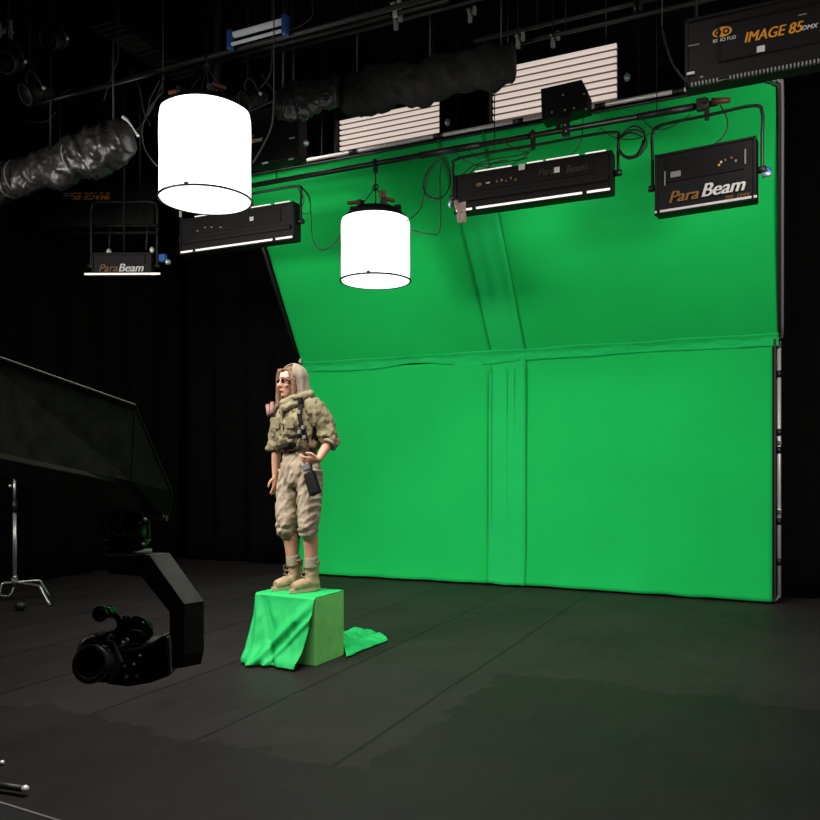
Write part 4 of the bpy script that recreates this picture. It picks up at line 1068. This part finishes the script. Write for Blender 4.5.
# ---- camera crane at the left ----------------------------------------------
m_crane = mat('black_crane_paint', (.075, .078, .066), .6, spec=.15, bump=.05, bscale=30, vary=.35, vscale=18)
m_craneg = mat('dark_green_gloss', (.055, .046, .042), .6, spec=.1, vary=.2, vscale=9)
m_edge = mat('worn_metal_edge', (.34, .32, .28), .4, metal=.5)
cr = thing('camera_crane', 'glossy black camera crane arm reaching in from the left edge', 'camera crane', at(120, 440, 2.75))
def quadmesh(bm, near, off):
    return prism(bm, near, off)
dA, dB, dN = 2.15, 2.75, 3.0
A = at(-30, 347, dA); Bp = at(135, 405, dB); C = at(131, 481, dB); D_ = at(-30, 449, dA)
back = (Vector((-SN, CS, 0))*.55+Vector((CS, SN, 0))*-.36)
back = Vector((-SN*.9-CS*.55, CS*.9-SN*.55, 0)).normalized()*.30
part('arm_beam', prism(B(), [A, Bp, C, D_], back), m_crane, cr)
N1 = at(172, 492, dN); N2 = at(168, 520, dN); N3 = at(146, 519, dN)
part('arm_nose', prism(B(), [Bp, N1, N2, N3, C], back*.6), m_craneg, cr)
part('edge_trim', tube(B(), [A, Bp], .0035, 6, 0), m_edge, cr)
part('edge_trim', tube(B(), [Bp, N1, N2], .0022, 6, 0), mat('dark_edge', (.07, .08, .075), .4, metal=.5), cr)
part('edge_trim', tube(B(), [Bp, C, N3], .0018, 6, 0), mat('dark_edge', (.07, .08, .075), .4), cr)
part('lower_rail', prism(B(), [at(-30, 448, dA-.01), at(110, 477.5, 2.66), at(110, 481, 2.66), at(-30, 453, dA-.01)], (0, .02, 0)), m_edge, cr)
part('lower_tray', prism(B(), [at(-30, 455, dA+.05), at(130, 482, dB+.02), at(146, 519, dN-.02), at(100, 517, 2.75), at(50, 513, 2.55), at(32, 487, 2.45)], back*.5), m_black, cr)
part('white_label', prism(B(), [at(147.5, 514, dN-.04), at(166.5, 516.5, dN-.04), at(166.5, 521, dN-.04), at(148, 519, dN-.04)], (0, .004, 0)), m_silver, cr)
# turret under the nose
t0 = at(127, 516, 2.92); t1 = at(127, 531, 2.92); t2 = at(127, 543, 2.92); t3 = at(127, 549, 2.92)
rot = lambda v, dz: v+Vector((0, 0, dz))
part('turret', cyl(B(), t0, t1, .05), m_black, cr, smooth=True)
part('turret_ring', cyl(B(), at(128, 524, 2.92), at(128, 541, 2.92), .062, n=28), mat('polished_steel', (.30, .30, .29), .4, metal=.15), cr, smooth=True)
bm = B(); cyl(bm, at(127, 540, 2.92), at(127, 550, 2.92), .085, .055, 28); part('turret_flange', bm, m_black, cr, smooth=True)
part('top_disc', cyl(B(), at(129, 549.5, 2.92), at(129, 553.5, 2.92), .080, n=32), m_edge, cr, smooth=True)
for (pp, r) in (([(106, 496), (106, 512), (110, 526), (118, 533), (124, 532)], .009), ([(109, 495), (110, 508), (114, 522), (121, 528)], .007), ([(103, 500), (102, 520), (103, 533), (108, 540)], .006), ([(121, 512), (119, 524), (123, 530)], .006)):
    part('cable', tube(B(), [at(px, py, 2.82) for px, py in pp], r, 8, 5), mat('pale_cable', (.14, .14, .135), .5), cr, smooth=True)
for px, py in ((101, 538), (106, 531), (143, 545), (145, 520)): part('bolt', ball(B(), at(px, py, 2.83), .008, n=6), m_grey, cr)
part('safety_cable', tube(B(), [at(148, 521, 2.95), at(149, 535, 2.95), at(146, 545, 2.93)], .004, 6, 4), m_edge, cr)
# swing arm of the remote head
sw = Vector((CS*.056, SN*.056, 0))+Vector((-SN, CS, 0))*.06
dh = 2.88
prof = [(107.5, 553.5), (149, 555), (184, 604), (184, 655), (181, 668), (170, 668), (169.5, 612), (141.5, 576.5), (108, 573.5)]
part('swing_arm', prism(B(), [at(px, py, dh) for px, py in prof], sw), mat('black_satin_paint', (.075, .08, .07), .5, vary=.25, vscale=14), cr)
cap = [at(px, py, dh)+sw*.5 for px, py in ((184, 640), (184, 668))]
part('swing_arm_edge', tube(B(), [at(149, 555, dh-.003), at(184, 604, dh-.003), at(184, 655, dh-.003)], .003, 6, 0), mat('dark_edge2', (.05, .055, .05), .4), cr)
m_cam = mat('camera_black', (.05, .047, .046), .38, spec=.5)
# camera cradle and camera
cam_ = cr
cc = at(137, 664, 2.86); Mh = Matrix.Rotation(PH+math.radians(8), 4, 'Z')
k = 2.86/F
rgt = Vector((CS, SN, 0)); fwd = Vector((-SN, CS, 0)); upv = Vector((0, 0, 1))
def cp(px, py, d=2.86): return at(px, py, d)
bodyp = [(104, 650), (118, 649), (148, 645), (165, 636), (169, 636), (169, 676), (150, 683), (128, 686.5), (108, 684)]
part('camera_body', prism(B(), [cp(*p) for p in bodyp], fwd*.16), m_crane, cr)
part('cradle_top_rim', tube(B(), [cp(x, y, 2.85) for x, y in ((104, 649), (120, 651), (146, 647), (166, 635))], .006, 8, 4), mat('rim_cam', (.03, .032, .03), .4), cr, smooth=True)
part('side_plate', prism(B(), [cp(166, 638, 2.84), cp(169, 637, 2.84), cp(171, 673, 2.84), cp(168, 675, 2.84)], fwd*.02), m_edge, cr)
bm = B()
for i in range(9): tube(bm, [cp(145+i*2.3, 650-i*.9, 2.848), cp(145+i*2.3, 681-i*.8, 2.848)], .0022, 6, 0)
part('ribs', bm, m_craneg, cr)
for px, py in ((124.5, 666), (134, 664.5), (126.5, 677), (137, 676), (140, 656)): part('chrome_screw', ball(B(), cp(px, py, 2.845), .0065, n=6), m_silver, cr, smooth=True)
part('cradle_pivot', cyl(B(), cp(168, 650, 2.9), cp(172, 650, 2.9)+rgt*.01, .045, n=24), m_cam, cr, smooth=True)
la = cp(116, 664, 2.92); lb = cp(91, 664, 2.74)
ln = part('lens', cyl(B(), la, lb, .052, n=32), m_cam, cr, smooth=True)
ld = (lb-la).normalized()
RM = ld.to_track_quat('Z', 'Y').to_matrix()
part('lens_front_ring', torus(B(), lb, .055, .012, RM, 36, 10), m_cam, ln, smooth=True)
part('lens_glass', loft(B(), [(lb+ld*.001, .048, .048, RM), (lb+ld*.008, .034, .034, RM), (lb+ld*.011, .015, .015, RM)], 28), mat('lens_glass', (.02, .015, .018), .06, spec=1, coat=1), ln, smooth=True)
for t in (.25, .45, .65, .85): part('lens_ring', torus(B(), la.lerp(lb, t), .053, .006, RM, 32, 8), mat('ring_grey', (.04, .04, .042), .35), ln, smooth=True)
part('matte_box_frame', torus(B(), la.lerp(lb, .62)+upv*.01, .074, .010, RM, 6, 6), m_cam, cr, smooth=False)
part('lens_motor', cyl(B(), cp(84, 645, 2.8), cp(96, 640, 2.85), .022), m_cam, cr, smooth=True)
part('follow_gear', cyl(B(), cp(96, 640, 2.84), cp(104, 637, 2.86), .026), m_craneg, cr, smooth=True)
part('lens_support', tube(B(), [cp(79, 652, 2.76), cp(82, 643, 2.78), cp(92, 638, 2.82), cp(104, 640, 2.86)], .008, 8, 5), m_cam, cr, smooth=True)
m_gl = mat('blackgloss', (.012, .012, .014), .18)
part('viewfinder', cyl(B(), cp(98, 613, 2.80), cp(111, 612, 2.86), .022, .024), m_gl, cr, smooth=True)
part('viewfinder_eyepiece', ball(B(), cp(100, 614, 2.80), .026, (1, 1, 1.1), 10), m_gl, cr, smooth=True)
part('bright_viewfinder_window', ball(B(), cp(103, 608, 2.79), .010, (1.5, 1, .7), 8), m_silver, cr, smooth=True)
part('viewfinder_arm', tube(B(), [cp(110, 612, 2.86), cp(118, 618, 2.87), cp(121, 628, 2.88), cp(120, 640, 2.88)], .012, 8, 5), m_cam, cr, smooth=True)
for px, py, r, s_ in ((128, 622, .030, (1.3, 1, .8)), (138, 622, .026, (1.2, 1, 1)), (134, 634, .038, (1.5, 1, .9)), (122, 636, .03, (1, 1, 1)), (146, 628, .026, (1, 1, 1.2)), (112, 641, .028, (1.2, 1, .8)), (103, 637, .02, (1, 1, .8))):
    b = B(); ball(b, cp(px, py, 2.90), r, s_, 6); part('camera_accessory', b, m_cam, cr)
for pp in ([(110, 645), (116, 630), (128, 618), (142, 618), (150, 630), (144, 642)], [(118, 645), (130, 628), (146, 624), (152, 634), (140, 645)], [(105, 642), (108, 634), (116, 632), (126, 640)], [(125, 646), (134, 640), (128, 632), (120, 626)]):
    part('camera_cable', tube(B(), [cp(x, y, 2.86) for x, y in pp], .0055, 8, 5), m_cam, cr, smooth=True)
for px, py, mm, r in ((127, 640, m_alu, .008), (123, 643, m_alu, .007), (112, 637, m_grey, .009), (121, 619, m_grey, .006), (143, 623, m_grey, .005), (115, 638, m_grey, .006), (107, 633, m_blue, .006), (131, 617, m_grey, .005)):
    part('metal_fitting', ball(B(), cp(px, py, 2.84), r, n=6), mm, cr, smooth=True)
part('top_handle', tube(B(), [cp(118, 640, 2.9), cp(124, 627, 2.9), cp(140, 624, 2.9), cp(148, 640, 2.9)], .008, 8, 5), m_cam, cr, smooth=True)

# ---- chrome light stand -----------------------------------------------------
s0 = on_z(14.5, 600, 0)
st = thing('light_stand', 'chrome light stand with spread turtle legs at the left edge', 'light stand', s0)
kx = 8.1/F
def sp(px, py): return on_y(px, py, s0.y)
zl = lambda py: sp(14, py).z
part('column', cyl(B(), (s0.x, s0.y, zl(590)), (s0.x, s0.y, zl(512)), .018), m_stand, st, smooth=True)
part('column', cyl(B(), (s0.x-.03, s0.y+.01, zl(582)), (s0.x-.012, s0.y+.01, zl(514)), .013), m_stand, st, smooth=True)
part('column', cyl(B(), (s0.x+.02, s0.y, zl(582)), (s0.x+.012, s0.y, zl(514)), .013), m_stand, st, smooth=True)
part('black_collar', cyl(B(), (s0.x, s0.y, zl(512)), (s0.x, s0.y, zl(501)), .026), m_black, st, smooth=True)
part('riser', cyl(B(), (s0.x, s0.y, zl(501)), (s0.x, s0.y, zl(479)), .015), m_stand, st, smooth=True)
part('locking_knob', ball(B(), (s0.x-.04, s0.y-.02, zl(486)), .02, n=8), m_stand, st, smooth=True)
part('locking_knob', ball(B(), (s0.x+.03, s0.y-.02, zl(577)), .025, n=8), m_stand, st, smooth=True)
part('hub', cyl(B(), (s0.x, s0.y, zl(584)), (s0.x, s0.y, zl(578)), .034), m_stand, st, smooth=True)
hub = Vector((s0.x, s0.y, zl(582)))
for (px, py, hz) in ((50, 605, 0), (49.5, 596, 0), (-3, 601, 0)):
    e = on_z(px, py, .015); d = e-hub; d.z = 0
    z_ = hub.z
    part('leg', tube(B(), [hub, hub+d*.35+Vector((0, 0, .0)), hub+d*.68, Vector((hub.x, hub.y, z_))+d*.75+Vector((0, 0, -.015)), hub+d*.80+Vector((0, 0, -.05)), e], .0125, 10, 3), m_stand, st, smooth=True)
bm = B(); tube(bm, [hub+Vector((-.15, -.1, -.12)), hub+Vector((-.02, -.05, -.14)), hub+Vector((.0, 0, -.04))], .012, 8, 3)
part('leg_brace', bm, m_stand, st, smooth=True)
q = on_z(20, 606, .05); o = part('cable_plug', ball(B(), (q.x, q.y, .055), .05, (1.3, 1, .9), 10), m_rubber, smooth=True)
tag(o, 'small black rubber plug on the floor under the light stand', 'plug')

# ---- bottom left corner -----------------------------------------------------
e0 = on_z(-12, 799, .10); e1_ = on_z(70, 824.5, .10)
dd = (e1_-e0).normalized(); nn = Vector((dd.y, -dd.x, 0))
if nn.dot(Vector((SN, -CS, 0))) < 0: nn = -nn
pl = thing('platform', 'black low platform with a worn grey edge at the bottom left corner', 'platform', ((e0.x+e1_.x)/2, (e0.y+e1_.y)/2, 0))
ea, eb = e0-dd*.5, e1_+dd*.6
part('deck', prism(B(), [(ea.x, ea.y, 0), (eb.x, eb.y, 0), (eb.x, eb.y, .1), (ea.x, ea.y, .1)], nn*.7), m_black, pl)
part('metal_edge', tube(B(), [ea+Vector((0, 0, .0)), eb], .006, 6, 0), m_edge, pl)
a = on_z(-25, 781, .03); b = on_z(25, 789, .03)
o = thing('rod', 'black rod with a bright metal tip on the floor at bottom left', 'rod', b)
part('shaft', cyl(B(), a, b, .014), m_rubber, o, smooth=True); part('bright_tip', ball(B(), b, .017, n=8), m_alu, o, smooth=True)
q = on_z(2, 761, .02); o = part('metal_stud', ball(B(), (q.x, q.y, .012), .012, n=8), m_alu, smooth=True); tag(o, 'small shiny metal stud on the floor at the left edge', 'stud')

# ---- light ------------------------------------------------------------------
RX90 = math.radians(90)
def lamp_face(o, W, H, power, tilt=0, yaw=0, spread=PI, y=.14):
    """the light leaves the fixture's far (+y) side"""
    return area('fixture_glow', o, (0, y, 0), (math.radians(90)-tilt, 0, yaw), W*.9, H*.9, power, (1, .93, .86), spread)
P_BEAM, P_IMG = 8, 18
lamp_face(bc, W, H, P_BEAM*1.3, math.radians(45))
lamp_face(br, W2, H2, P_BEAM*.9, math.radians(45))
lamp_face(bl, W3, H3, P_BEAM*1.0, math.radians(45))
lamp_face(im, Wi, Hi, P_IMG, math.radians(28), math.radians(12))
lamp_face(im2, Wj, Hj, 12, math.radians(40), 0)
# unseen lamps added out of view to light the screen, floor and person
def added_lamp(label, loc, tgt, sx, sy, power, spread=PI):
    loc = Vector(loc); tgt = Vector(tgt); d = (tgt-loc).normalized()
    o = thing('added_light', label, 'studio light', loc)
    M = Matrix.Translation(loc) @ d.to_track_quat('-Z', 'Y').to_matrix().to_4x4()
    b = B(); box(b, (0, 0, .09), (sx+.1, sy+.1, .14), .01); bmesh.ops.transform(b, matrix=M, verts=b.verts); part('housing', b, m_housing_d, o)
    part('hanger_rod', cyl(B(), loc+Vector((0, 0, .1)), (loc.x, loc.y, CZ), .012), m_black, o)
    l = bpy.data.lights.new('added_glow', 'AREA'); l.shape = 'RECTANGLE'; l.size = sx; l.size_y = sy; l.energy = power; l.color = (1, .95, .9); l.spread = spread
    q = bpy.data.objects.new('added_glow', l); COL.objects.link(q); q.parent = o; q.matrix_basis = Matrix.Translation(-loc) @ M
added_lamp('added unseen wide lamp right of the stage aimed at the green screen', (2.8, 3.4, 3.1), (-2.0, 8.9, 1.7), 1.4, .8, 58, math.radians(100))
added_lamp('added unseen wide lamp left of the stage aimed at the costumed person and screen', (-6.8, 2.6, 3.3), (-3.6, 8.9, 1.6), 1.4, .8, 62, math.radians(90))
added_lamp('added unseen broad lamp high above the middle of the stage', (-2.2, 3.2, 6.2), (-2.2, 3.7, 0), 2.4, 1.6, 185, math.radians(110))
added_lamp('added unseen lamp high at left front of the stage aimed at the costumed person', (-4.6, 1.9, 4.6), (pc.x, pc.y, 1.3), .8, .6, 24, math.radians(60))
w = bpy.data.worlds.new('studio'); SC.world = w; w.use_nodes = True
w.node_tree.nodes['Background'].inputs[0].default_value = (.01, .01, .01, 1); w.node_tree.nodes['Background'].inputs[1].default_value = .3

# ---- camera -----------------------------------------------------------------
cd = bpy.data.cameras.new('camera'); cd.sensor_width = 36; cd.lens = 36*F/820; cd.shift_y = 53/820; cd.clip_start = .05
co = bpy.data.objects.new('camera', cd); COL.objects.link(co)
co.location = (0, 0, EH); co.rotation_euler = (PI/2, 0, PH)
SC.camera = co
vs = SC.view_settings; vs.view_transform = 'Standard'; vs.look = 'None'; vs.gamma = 1; vs.use_curve_mapping = False; vs.exposure = 0
SC.cycles.use_denoising = True
SC.cycles.max_bounces = 6
